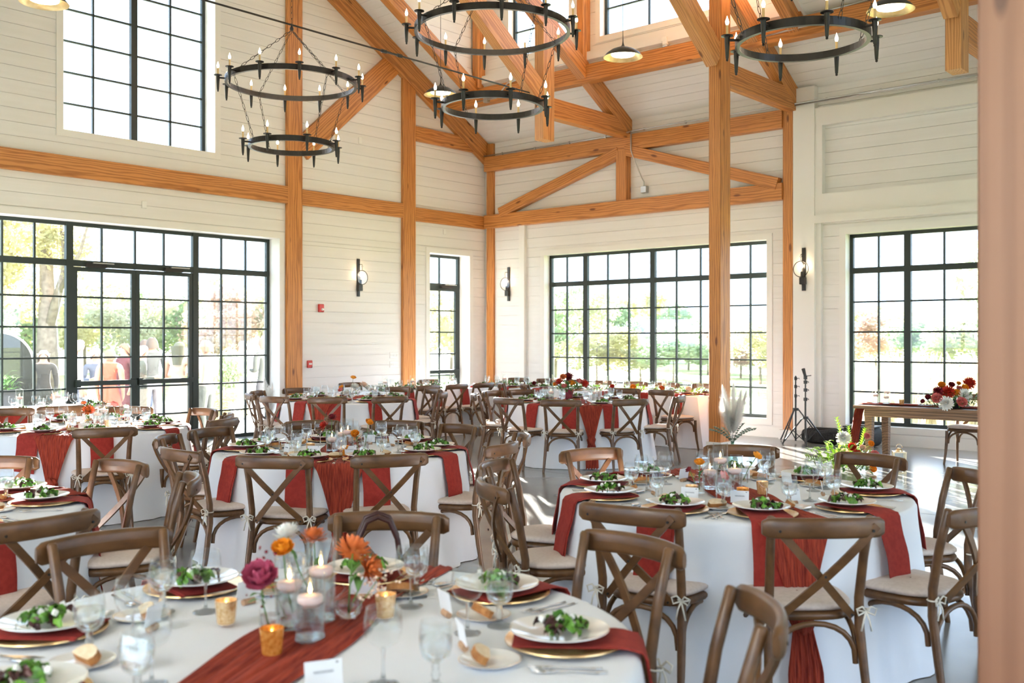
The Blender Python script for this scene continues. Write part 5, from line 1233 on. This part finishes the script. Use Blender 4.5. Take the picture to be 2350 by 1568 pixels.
for i, (lat, dz, k, m, s_, l) in enumerate(((-.17, .42, 'mum', 'f_white', .085, 'white chrysanthemum at upper left'), (-.07, .31, 'ran', 'f_red', .065, 'red bloom at left'), (-.01, .22, 'ran', 'f_red', .07, 'dark red rose in the middle'), (.05, .30, 'ran', 'f_peach', .05, 'peach bloom'), (.15, .35, 'ran', 'f_orange', .05, 'orange bloom'), (.19, .21, 'ran', 'f_coral', .075, 'coral rose at right'), (.10, .44, 'ran', 'f_coral', .05, 'coral bloom at top'), (.27, .16, 'mum', 'f_white', .07, 'white bloom at lower right'), (.17, -.02 + .07, 'ran', 'f_orange', .06, 'orange bloom near the floor'), (-.16, .24, 'mum', 'f_peach', .06, 'pale bloom at lower left'))):
    ox, oy = camr(lat, -.2); flower(k, m, (FC.x, FC.y, .03), (FC.x + ox, FC.y + oy, dz), s_, l + ' ' + fl_, 'blooms of the floor flowers', False, (ox + .2, oy - .3, .3), 0)
# ---------------------------------------------------------------- light stands and bags
def light_stand(x, y, r, hub, top, label, rot, head=False):
    s = empty('light_stand', (x, y, 0), rot, label, 'light stand', 'photo light stands')
    ob('column', MB().tube([(0, 0, .03), (0, 0, top * .68)], .014, 8).mesh('column', 'blackp', True, 60), s); ob('column', MB().tube([(0, 0, top * .66), (0, 0, top)], .011, 8).mesh('column', 'blackp', True, 60), s)
    CLP = MB().box(-.02, .02, -.02, .02, -.025, .025).tube([(.02, 0, 0), (.05, 0, .006), (.056, 0, -.012)], .006, 6).mesh('clamp', 'blackp')
    for z in (top * .70, top * .84, top * .96): ob('clamp', CLP, s, (0, 0, z))
    ob('leg_hub', MB().lathe([(.014, -.02), (.045, -.02), (.045, .02), (.014, .02)], 10).mesh('leg_hub', 'blackp'), s, (0, 0, hub))
    for k in range(3):
        q = 2 * pi * k / 3; c, d = math.cos(q), math.sin(q)
        g = ob('leg', MB().tube([(.04 * c, .04 * d, hub), (r * c, r * d, .01)], .011, 6).mesh('leg', 'blackp', True, 60), s)
        ob('spreader', MB().tube([(r * .52 * c, r * .52 * d, hub * .5), (.01 * c, .01 * d, .06)], .007, 5).mesh('spreader', 'blackp'), g)
    if head: ob('flash_bracket', MB().box(-.02, .02, -.02, .02, 0, .06).tube([(0, 0, .04), (-.05, -.02, .16)], [.022, .03], 6).tube([(.02, 0, .05), (.1, 0, .06)], .006, 5).mesh('flash_bracket', 'blackp'), s, (0, 0, top))
light_stand(-7.02, 14.72, .42, .52, 1.04, 'black tripod light stand without a head in front of the wall post', .5)
light_stand(-6.72, 14.42, .38, .42, 1.0, 'black tripod light stand with a tilted flash bracket', 1.0, True)
def bag(x, y, rz_, L, Wd, H, label, flap):
    def fn(u, v):
        q = 2 * pi * u; p = pi * (v - .5); c = math.cos(p); e = .5
        sg = lambda a, ee: math.copysign(abs(a) ** ee, a)
        return (L / 2 * sg(math.cos(q), e) * sg(c, .45), Wd / 2 * sg(math.sin(q), e) * sg(c, .45), H / 2 + H / 2 * sg(math.sin(p), .6) + .02 * math.sin(4 * q) * (1 if v > .6 else 0))
    b = empty('equipment_bag', (x, y, 0), rz_, label, 'bag', 'equipment bags'); ob('body', MB().grid(fn, 28, 14, True).mesh('body', 'nylon', True), b)
    ob('strap', MB().tube([(-L * .25, -Wd * .52, .04), (-L * .24, -Wd * .54, H * .7), (-L * .2, -Wd * .2, H * 1.06), (L * .2, -Wd * .2, H * 1.06), (L * .24, -Wd * .54, H * .7), (L * .25, -Wd * .52, .04)], .012, 6, flat=(1.6, .4)).mesh('strap', 'blackp', True), b)
    if flap: ob('flap', MB().box(-L * .42, L * .42, -Wd * .46, Wd * .46, H * .97, H * 1.03).mesh('flap', 'blackp'), b)
bag(-6.62, 14.95, .1, .75, .34, .22, 'low black equipment bag behind the light stands', False); bag(-6.02, 14.85, -.05, .52, .42, .30, 'taller black equipment bag beside the farm table', True)
# ---------------------------------------------------------------- pampas vases
VG = MB().lathe([(0, .003), (.06, .003), (.075, .03), (.07, .08), (.04, .14), (.022, .18), (.024, .22), (.02, .22), (.018, .18)], 24).mesh('vase', 'gglass', True)
def plume_mesh(seed, L=.55):
    r = random.Random(seed); mb = MB(); mb.tube([(0, 0, -.1), (0, 0, .2), (.05, 0, .2 + L * .9)], .003, 5)
    for k in range(2600):
        t = r.random(); q = r.uniform(0, 6.28); w_ = .12 * math.sin(pi * (.12 + .86 * t)) * r.uniform(.35, 1.1); p = Vector((.05 * t, 0, .16 + L * t))
        e = p + Vector((w_ * math.cos(q), w_ * math.sin(q), .05 + .03 * r.random())); s_ = Vector((-math.sin(q), math.cos(q), 0)) * .0022
        mb.add([p - s_, p + s_, e], [(0, 1, 2)])
    return mb.mesh('plume', 'pampas')
PLU = [plume_mesh(k) for k in range(2)]
def pampas(x, y, label, lv, n=7, s=1.0):
    put([('glass', VG)], 'floor_vase', 'green glass floor vase ' + label, 'vase', 'floor vases', (x, y, 0))
    r = empty('pampas_grass', (x, y, .2), 0, 'white pampas plumes ' + label, 'dried grass', 'pampas bunches')
    for k in range(n):
        q = 2 * pi * k / n + .4; o = ob('plume', PLU[k % 2], r, (0, 0, 0), (.24 * math.cos(q), .24 * math.sin(q), q)); o.scale = (s, s, s * (.86 + .1 * (k % 3)))
    if lv:
        mb = MB(); rr = random.Random(4)
        for k in range(7):
            q = 2 * pi * k / 7 + .3; b = Vector((.30 * math.cos(q), .30 * math.sin(q), .36 + .12 * rr.random())); a = Vector((0, 0, .2)); m_ = a.lerp(b, .5) + Vector((0, 0, .06))
            for i in range(1, 9):
                t = i / 8; p = a * (1 - t) ** 2 + m_ * 2 * t * (1 - t) + b * t * t
                for s2 in (-1, 1):
                    dr = Vector((-math.sin(q) * s2, math.cos(q) * s2, .5)); mx = Matrix.Translation(p) @ dr.to_track_quat('Y', 'Z').to_matrix().to_4x4() @ Matrix.Diagonal((1.9, .75, 1, 1)); mb.add([tuple(mx @ v.co) for v in LEAFM.vertices], [tuple(f.vertices) for f in LEAFM.polygons])
            mb.tube([a, m_, b], .003, 5)
        e_ = ob('eucalyptus_sprigs', mb.mesh('eucalyptus_sprigs', 'euca', True), None, (x, y, 0)); tag(e_, 'grey green eucalyptus sprigs ' + label, 'foliage', kind='stuff')
pampas(-6.78, 12.30, 'beside the free standing post', True); pampas(-13.72, 9.72, 'beside the glass doors', False, 4)
# ---------------------------------------------------------------- handbag on a foreground chair
hb = empty('handbag', (-2.99, 2.62, .5), math.atan2(-.617, -.787), 'black handbag with brown leather handles on a foreground chair', 'handbag')
hb.rotation_euler = (0, 0, rad(50)); hb.location = (-2.975, 2.61, .502)
ob('body', MB().cbox(-.16, .16, -.06, .06, 0, .22, .03).mesh('body', 'nylon'), hb)
for y in (-.055, .055):
    ob('handle', MB().tube([(-.085, y, .10), (-.088, y, .24), (-.075, y, .33), (-.045, y * .9, .40), (0, y * .9, .418), (.045, y * .9, .40), (.075, y, .33), (.088, y, .24), (.085, y, .10)], .0105, 8).mesh('handle', 'leather', True), hb)
# cable on the floor by the right table
tag(ob('power_cable', MB().tube([(-1.5, 6.9, .004), (-1.3, 7.0, .004), (-1.05, 7.25, .004), (-.9, 7.2, .004), (-1.1, 6.8, .004), (-1.0, 6.5, .004)], .004, 6).mesh('power_cable', 'blackp', True)), 'thin black cable lying on the floor right of the right table', 'cable')
# ---------------------------------------------------------------- outdoors
GZ = -0.15
def cw(px, d):  # ground position seen at picture column px, depth d
    lat = (px - 1175) / 2320 * d
    return (0.7528 * lat - 0.6583 * d, 0.6583 * lat + 0.7528 * d)
struct('ground_lawn', MB().box(-320, 200, -200, 320, GZ - .3, GZ - .02).mesh('ground_lawn', 'lawn'))
pt = struct('ground_patio')
for i in range(4):
    for j in range(9): ubox('paving_slab', 'patio', -14.53 - 2.5 * i - 2.49, -14.53 - 2.5 * i, 1.0 + 2.0 * j, 2.99 + 2.0 * j, GZ - .1, GZ, parent=pt)
def crown_mesh(seed, mat, n=3600, leaf=.065, lumps=11):
    r = random.Random(seed); mb = MB(); L = [(Vector((r.uniform(-.6, .6), r.uniform(-.6, .6), r.uniform(-.45, .75))), r.uniform(.3, .55)) for _ in range(lumps)]
    for k in range(n):
        c, rr = L[k % lumps]; v = Vector((r.gauss(0, 1), r.gauss(0, 1), r.gauss(0, 1))).normalized() * rr * r.uniform(.6, 1.0) + c
        a = Vector((r.gauss(0, 1), r.gauss(0, 1), r.gauss(0, 1))).normalized(); b = a.orthogonal().normalized(); s_ = leaf * r.uniform(.5, 1.2)
        mb.add([v - a * s_, v + b * s_ * .55, v + a * s_, v - b * s_ * .55], [(0, 1, 2, 3)])
    return mb.mesh('crown', mat)
CR = {(m, k): crown_mesh(k * 7 + i, m) for i, m in enumerate(('t_green', 't_yellow', 't_red', 't_olive')) for k in range(2)}
TR = MB().tube([(0, 0, 0), (.02, .01, .5), (-.01, 0, 1.0)], [.05, .035, .02], 7).mesh('trunk', 'bark', True)
def tree(px, d, h, w_, mat, label, cat='tree', k=0, low=.12):
    x, y = cw(px, d); r = empty('garden_tree' if cat == 'tree' else 'garden_shrub', (x, y, GZ), px * .37, label, cat, 'trees and shrubs beyond the windows')
    t = ob('trunk', TR, r); t.scale = (h * .45, h * .45, h * .8)
    c = ob('crown', CR[mat, k % 2], r, (0, 0, h * (low + (1 - low) * .5))); c.scale = (w_ / 2, w_ / 2, h * (1 - low) / 2); c['kind'] = 'stuff'
WHERE = {0: 'seen through the left sidelight', 1: 'seen through the left glass door', 2: 'seen through the right glass door', 3: 'seen through the right sidelight', 4: 'seen through the narrow glass door', 5: 'seen through the big back window', 6: 'seen through the right window'}
ti = 0; cnt = {}; ORD2 = ORD + ['tenth', 'eleventh', 'twelfth', 'thirteenth']
for (px, d, h, w_, m, z) in ((-60, 42, 5.6, 6, 't_yellow', 0), (60, 55, 5.4, 6, 't_green', 0), (130, 60, 5.0, 7, 't_yellow', 0), (195, 52, 4.6, 5, 't_yellow', 1), (250, 62, 5.2, 6, 't_olive', 1), (300, 48, 4.0, 4.5, 't_olive', 1), (345, 66, 4.8, 6, 't_yellow', 2), (405, 56, 4.6, 5, 't_green', 2), (455, 60, 4.2, 5, 't_olive', 3), (500, 48, 4.4, 4.4, 't_red', 3), (545, 62, 5.6, 5, 't_yellow', 3), (600, 50, 4.6, 4.5, 't_olive', 3),
                         (985, 60, 3.8, 4, 't_olive', 4), (1035, 45, 4.0, 3.4, 't_yellow', 4), (1062, 70, 4.2, 5, 't_green', 4),
                         (1275, 46, 4.2, 3.6, 't_green', 5), (1330, 60, 4.8, 5, 't_olive', 5), (1385, 75, 5.0, 6, 't_green', 5), (1440, 90, 6.2, 8, 't_yellow', 5), (1520, 95, 5.6, 8, 't_green', 5), (1580, 58, 2.6, 5, 't_olive', 5), (1625, 50, 2.4, 4.4, 't_green', 5), (1370, 40, 2.2, 4, 't_yellow', 5), (1470, 42, 1.9, 5, 't_olive', 5), (1545, 40, 1.8, 4, 't_green', 5), (1700, 46, 2.4, 4, 't_red', 5), (1745, 40, 2.6, 3.4, 't_yellow', 5),
                         (1960, 50, 3.0, 4, 't_red', 6), (2010, 60, 3.6, 5, 't_yellow', 6), (2065, 55, 2.6, 5, 't_olive', 6), (2125, 44, 2.6, 4.4, 't_green', 6), (2180, 60, 3.2, 6, 't_yellow', 6), (2235, 40, 2.8, 4.5, 't_olive', 6), (2300, 36, 5.8, 4, 't_green', 6)):
    nm = {'t_green': 'green', 't_yellow': 'yellow green', 't_red': 'reddish', 't_olive': 'olive'}[m]
    cnt[z] = cnt.get(z, -1) + 1; tree(px, d, h, w_, m, '%s tree, %s from the left %s' % (nm, ORD2[cnt[z]], WHERE[z]), k=ti); ti += 1
# big tree with bare branches behind the left sidelight
x, y = cw(105, 34); bt = empty('garden_tree', (x, y, GZ), 0, 'large yellowing tree with forked trunk behind the left sidelight', 'tree')
tk = MB(); tk.tube([(0, 0, 0), (.1, 0, 1.6), (-.1, .1, 3.2), (-.7, .3, 5.4), (-1.4, .5, 8)], [.42, .34, .26, .18, .06], 9)
for (a, b, c, r0) in (((.08, 0, 1.9), (.7, .3, 4), (1.1, .6, 8), .2), ((.5, .2, 3.3), (1.6, .4, 4.6), (2.4, .6, 6.6), .1), ((-.3, .15, 4.2), (-1.6, .2, 5.4), (-2.8, .2, 6.6), .1), ((.75, .3, 4.4), (.2, .4, 6), (.1, .5, 8), .08)): tk.tube([a, b, c], [r0, r0 * .6, r0 * .2], 7)
ob('trunk', tk.mesh('trunk', 'bark', True), bt)
for k, (dx, dz, s_, m) in enumerate(((-1.6, 3.6, 1.5, 't_yellow'), (-.9, 5.4, 1.8, 't_yellow'), (.9, 4.6, 1.2, 't_yellow'), (-2.6, 2.2, 1.4, 't_green'), (1.3, 6.8, 1.4, 't_yellow'), (-.4, 7.6, 1.9, 't_yellow'))):
    ox, oy = camr(dx, .3); c = ob('crown', CR[m, k % 2], bt, (ox, oy, dz), (0, 0, k)); c.scale = (s_,) * 3; c['kind'] = 'stuff'
# conifer shrub, ornamental grasses, barn
tree(520, 21.0, 1.45, 1.0, 't_green', 'bright green upright shrub behind the right sidelight', 'shrub', 0, .02); tree(500, 20.0, .75, 1.2, 't_yellow', 'low shrub in front of the upright one', 'shrub', 1, .02)
def grass_mesh(seed):
    r = random.Random(seed); mb = MB()
    for k in range(420):
        q = r.uniform(0, 6.28); l = r.uniform(.5, 1.0); o = Vector((r.gauss(0, .07), r.gauss(0, .07), 0)); e = o + Vector((math.cos(q) * .45 * l, math.sin(q) * .45 * l, l)); m_ = o.lerp(e, .5) + Vector((0, 0, .16)); s_ = Vector((-math.sin(q), math.cos(q), 0)) * .008
        mb.add([o - s_, o + s_, m_ + s_ * .8, m_ - s_ * .8, e], [(0, 1, 2, 3), (3, 2, 4)])
    for k in range(60):
        q = r.uniform(0, 6.28); e = Vector((math.cos(q) * .35, math.sin(q) * .35, r.uniform(.95, 1.3)))
        mb.tube([(0, 0, .3), e * .8, e, e + Vector((math.cos(q) * .05, math.sin(q) * .05, .12))], [.003, .004, .016, .002], 4)
    return mb.mesh('blades', 't_reed')
GR = [grass_mesh(1), grass_mesh(2)]
for i, (px, d, s_) in enumerate(((1950, 20.5, .95), (1995, 19.5, .9), (2040, 21, 1.0), (2090, 19.8, 1.05), (2135, 20.5, 1.1), (2180, 19.6, 1.0), (2225, 20.2, 1.1), (2275, 19.5, 1.1))):
    x, y = cw(px, d); g = empty('ornamental_grass', (x, y, GZ), i, 'feathery pale grass clump, %s from the left outside the right window' % ORD[i], 'grass', 'ornamental grass clumps', 'thing'); b = ob('blades', GR[i % 2], g); b.scale = (s_, s_, s_); b['kind'] = 'stuff'
x, y = cw(1475, 78); bn = empty('distant_barn', (x, y, GZ), rad(30), 'pale barn with a grey gabled roof far beyond the back window', 'barn')
ob('wall', MB().box(-3.2, 3.2, -2.5, 2.5, 0, 2.1).mesh('wall', 'barnwall'), bn)
ob('roof', MB().add([(-3.6, -2.9, 2.0), (3.6, -2.9, 2.0), (3.6, 2.9, 2.0), (-3.6, 2.9, 2.0), (-3.6, 0, 3.3), (3.6, 0, 3.3)], [(0, 1, 5, 4), (2, 3, 4, 5), (1, 2, 5), (3, 0, 4), (3, 2, 1, 0)]).mesh('roof', 'barnroof'), bn)
# arched mirror and planter outside the left sidelight
M['mirror'] = pm('dark_painted_reflection', (0.012, 0.016, 0.013), rough=0.6, spec=.15); M['rimw'] = pm('silver_rim', (.7, .7, .68), rough=.3, metal=.8)  # matte dark colour stands in for what the arched mirror reflects
x, y = cw(-2, 17.0); am = empty('arched_mirror', (x, y, GZ), rad(55), 'tall dark arched mirror standing outside the left sidelight', 'mirror')
def arch_poly(w_, h): return [(-w_, 0), (w_, 0), (w_, h - w_)] + [(w_ * math.cos(q), h - w_ + w_ * math.sin(q)) for q in [pi * k / 20 for k in range(1, 20)]] + [(-w_, h - w_)]
fl2 = Matrix(((1, 0, 0, 0), (0, 0, -1, 0), (0, 1, 0, 0), (0, 0, 0, 1)))
ob('glass', MB().prism(arch_poly(.52, 1.86), -.01, .01).mat4(fl2).mesh('glass', 'mirror'), am)
ap = arch_poly(.53, 1.87); ob('rim', MB().tube([(p[0], 0, p[1]) for p in ap], .018, 6, closed=True).mesh('rim', 'rimw', True), am)
x, y = cw(5, 16.3); ps = empty('plant_stand', (x, y, GZ), 0, 'dark planter on a stand with green leaves outside the left sidelight', 'planter')
ob('box', MB().cbox(-.28, .28, -.18, .18, .62, .95, .02).mesh('box', 'blackp'), ps)
for sx in (-1, 1):
    for sy in (-1, 1): ob('leg', MB().tube([(sx * .24, sy * .14, 0), (sx * .24, sy * .14, .62)], .016, 6).mesh('leg', 'blackp'), ps)
foliage('planter_leaves', x, y, GZ + .95, .3, .2, .3, 70, 'leaf', 'green leaves growing in the planter outside the left sidelight', 2.2, 31)
# ---------------------------------------------------------------- guests on the patio
def cmat(c, rough=.8):
    k = 'cl_%02d_%02d_%02d' % tuple(int(v * 99) for v in c)
    if k not in M: M[k] = pm(k, tuple(v * .62 for v in c), rough=rough)
    return k
def person(px, d, h, yaw, top, bottom, hair, label, long_hair=False, skirt=None, arms='down', bare=False):
    """yaw: direction faced, degrees from straight away from the camera, counter-clockwise"""
    x, y = cw(px, d); J = {}; E_ = []; rad_ = {}
    def v(n, p, r, frm=None):
        J[n] = Vector(p) * h; rad_[n] = r * h
        if frm: E_.append((frm, n))
    v('pelvis', (0, 0, .53), .078); v('waist', (0, .005, .61), .07, 'pelvis'); v('chest', (0, .0, .72), .083, 'waist'); v('upper', (0, -.003, .79), .072, 'chest'); v('neck', (0, .002, .845), .034, 'upper'); v('jaw', (0, .012, .885), .042, 'neck'); v('skull', (0, .004, .93), .056, 'jaw'); v('crown', (0, -.002, .968), .045, 'skull'); v('nose', (0, .066, .918), .011, 'skull')
    for s_, S_ in ((1, 'r'), (-1, 'l')):
        v('sh' + S_, (s_ * .108, 0, .805), .042, 'upper')
        if arms == 'down' or (arms == 'one' and s_ < 0): el, wr, ha = (s_ * .135, -.012, .635), (s_ * .132, .03, .50), (s_ * .128, .045, .455)
        elif arms == 'raised': el, wr, ha = (s_ * .16, .06, .68), (s_ * .07, .16, .74), (s_ * .04, .18, .77)
        else: el, wr, ha = (s_ * .138, -.01, .64), (s_ * .075, .12, .645), (s_ * .045, .155, .655)
        v('el' + S_, el, .03, 'sh' + S_); v('wr' + S_, wr, .019, 'el' + S_); v('pa' + S_, ha, .021, 'wr' + S_)
        fd = (Vector(ha) - Vector(wr)).normalized(); sd = fd.cross(Vector((s_, 0, 0.2))).normalized()
        for k in range(4): 
            b0 = Vector(ha) + fd * .018 + sd * (.010 * (k - 1.5)); v('f%d%s' % (k, S_), b0, .0062, 'pa' + S_); v('g%d%s' % (k, S_), b0 + fd * (.026 if k in (1, 2) else .02) + Vector((-s_ * .008, 0, 0)), .0048, 'f%d%s' % (k, S_))
        tb_ = Vector(ha) + sd * -.02; v('th' + S_, tb_, .0065, 'pa' + S_); v('ti' + S_, tb_ + fd * .018 + sd * -.006, .005, 'th' + S_)
        v('hp' + S_, (s_ * .05, 0, .49), .062, 'pelvis'); v('kn' + S_, (s_ * .055, .012, .28), .04, 'hp' + S_); v('an' + S_, (s_ * .057, -.008, .05), .025, 'kn' + S_); v('to' + S_, (s_ * .064, .075, .022), .022, 'an' + S_)
    names = list(J); idx = {n: i for i, n in enumerate(names)}
    me = D.meshes.new('body'); me.from_pydata([tuple(J[n]) for n in names], [(idx[a], idx[b]) for a, b in E_], [])
    o = D.objects.new('body_skin', me); COL.objects.link(o)
    sk = o.modifiers.new('skin', 'SKIN'); sv = me.skin_vertices[0].data
    for n in names: sv[idx[n]].radius = (rad_[n], rad_[n] * (.72 if n in ('pelvis', 'waist', 'chest', 'upper') else 1.0)); 
    sv[idx['pelvis']].use_root = True
    sub = o.modifiers.new('sub', 'SUBSURF'); sub.levels = 2; sub.render_levels = 2
    dg = bpy.context.evaluated_depsgraph_get(); dg.update(); bm_ = D.meshes.new_from_object(o.evaluated_get(dg)); D.objects.remove(o)
    bm_.name = 'body'; bm_.materials.clear()
    for k in ('skin', cmat(top), cmat(bottom), cmat((.03, .025, .02))): bm_.materials.append(M[k])
    handp = [J['par'], J['pal']]
    for f in bm_.polygons:
        c = f.center; f.use_smooth = True
        if c.z > .835 * h: m_ = 0
        elif min((c - q).length for q in handp) < .055 * h: m_ = 0
        elif bare and (abs(c.x) > .085 * h and c.z > .45 * h) : m_ = 0
        elif c.z < .045 * h: m_ = 3
        elif c.z < .54 * h and abs(c.x) < .11 * h: m_ = 2
        else: m_ = 1
        f.material_index = m_
    r = empty('person', (x, y, GZ), rad(41.17 + yaw), label, 'person', 'guests on the patio')
    ob('body', bm_, r)
    hm = MB()
    def hf(u, w_):
        q = 2 * pi * u; p = pi * .5 * w_; rr = math.cos(p * .98); front = max(0, math.sin(q))
        z = .925 * h + .062 * h * math.sin(p) - (1 - w_) * (.05 - .075 * front) * h
        return (.064 * h * math.cos(q) * (.35 + .65 * rr if w_ > .02 else 1), (-.004 + .068 * math.sin(q) * (rr * .9 + .1)) * h, z)
    hm.grid(hf, 20, 8, True)
    if long_hair: hm.grid(lambda u, w_: ((.075 * math.cos(pi * u + pi) * (1 - .25 * w_)) * h, (-.015 - .062 * math.sin(pi * u) * (1 - .2 * w_)) * h, (.95 - .19 * w_) * h), 14, 8)
    ob('hair', hm.mesh('hair', cmat(hair, .6), True), r)
    EY = MB().sphere((0, 0, 0), .006 * h, 8, 6).mesh('eye', cmat((.03, .02, .02), .3), True)
    for s_ in (-1, 1): ob('eye', EY, r, (s_ * .022 * h, .052 * h, .934 * h))
    ob('mouth', MB().sphere((0, .049 * h, .892 * h), (.014 * h, .006 * h, .003 * h), 8, 4).mesh('mouth', cmat((.35, .09, .08)), True), r)
    if skirt is not None:
        ob('skirt', MB().grid(lambda u, w_: ((.075 + .10 * w_ ** .8 + .012 * w_ * math.sin(2 * pi * u * 9)) * h * math.cos(2 * pi * u), (.062 + .09 * w_ ** .8 + .012 * w_ * math.sin(2 * pi * u * 9)) * h * math.sin(2 * pi * u), (.60 - .56 * w_) * h), 48, 10, True).mesh('skirt', cmat(skirt), True), r)
    return r
person(100, 18.3, 1.58, 200, (.05, .05, .045), (.06, .07, .06), (.62, .54, .42), 'person in a black top with long fair hair behind the left sidelight', True)
person(178, 18.0, 1.77, -60, (.55, .53, .50), (.14, .17, .25), (.60, .48, .38), 'person in a pale jacket and jeans facing right behind the left door')
person(220, 18.7, 1.57, -150, (.10, .13, .20), (.8, .8, .8), (.75, .73, .70), 'person with short white hair in a navy top and white skirt', False, (.85, .84, .82), 'bent')
person(252, 17.7, 1.60, 8, (.80, .16, .09), (.80, .16, .09), (.30, .20, .12), 'person in a coral dress seen from behind', False, (.80, .16, .09), 'down', True)
person(287, 19.2, 1.70, 150, (.14, .03, .04), (.12, .03, .04), (.25, .14, .08), 'person in a dark maroon dress behind the meeting door stiles', True, (.13, .03, .04))
person(325, 17.6, 1.67, -70, (.10, .12, .10), (.40, .38, .33), (.55, .53, .50), 'person with grey hair in a dark green jacket holding out a hand', False, None, 'bent')
person(334, 19.4, 1.77, 60, (.09, .12, .19), (.09, .12, .19), (.12, .08, .06), 'person in a navy suit behind the right door')
person(349, 19.0, 1.81, 35, (.10, .11, .11), (.26, .26, .29), (.10, .07, .05), 'person in a dark suit with short brown hair')
person(410, 17.5, 1.73, 0, (.62, .52, .42), (.62, .52, .42), (.12, .13, .08), 'person with long dark hair in a beige floral dress seen from behind', True, (.66, .58, .48), 'bent', True)
person(474, 17.7, 1.76, 70, (.68, .60, .52), (.20, .22, .20), (.30, .20, .13), 'person in a cream waistcoat and dark trousers behind the right sidelight', False, None, 'bent')
person(556, 23.0, 1.74, 190, (.42, .45, .48), (.42, .45, .48), (.35, .25, .18), 'person in a light grey suit farther out on the patio')
person(607, 19.2, 1.82, 60, (.08, .09, .08), (.09, .09, .1), (.2, .14, .1), 'person in a dark suit half hidden by the right sidelight frame', False, None, 'bent')
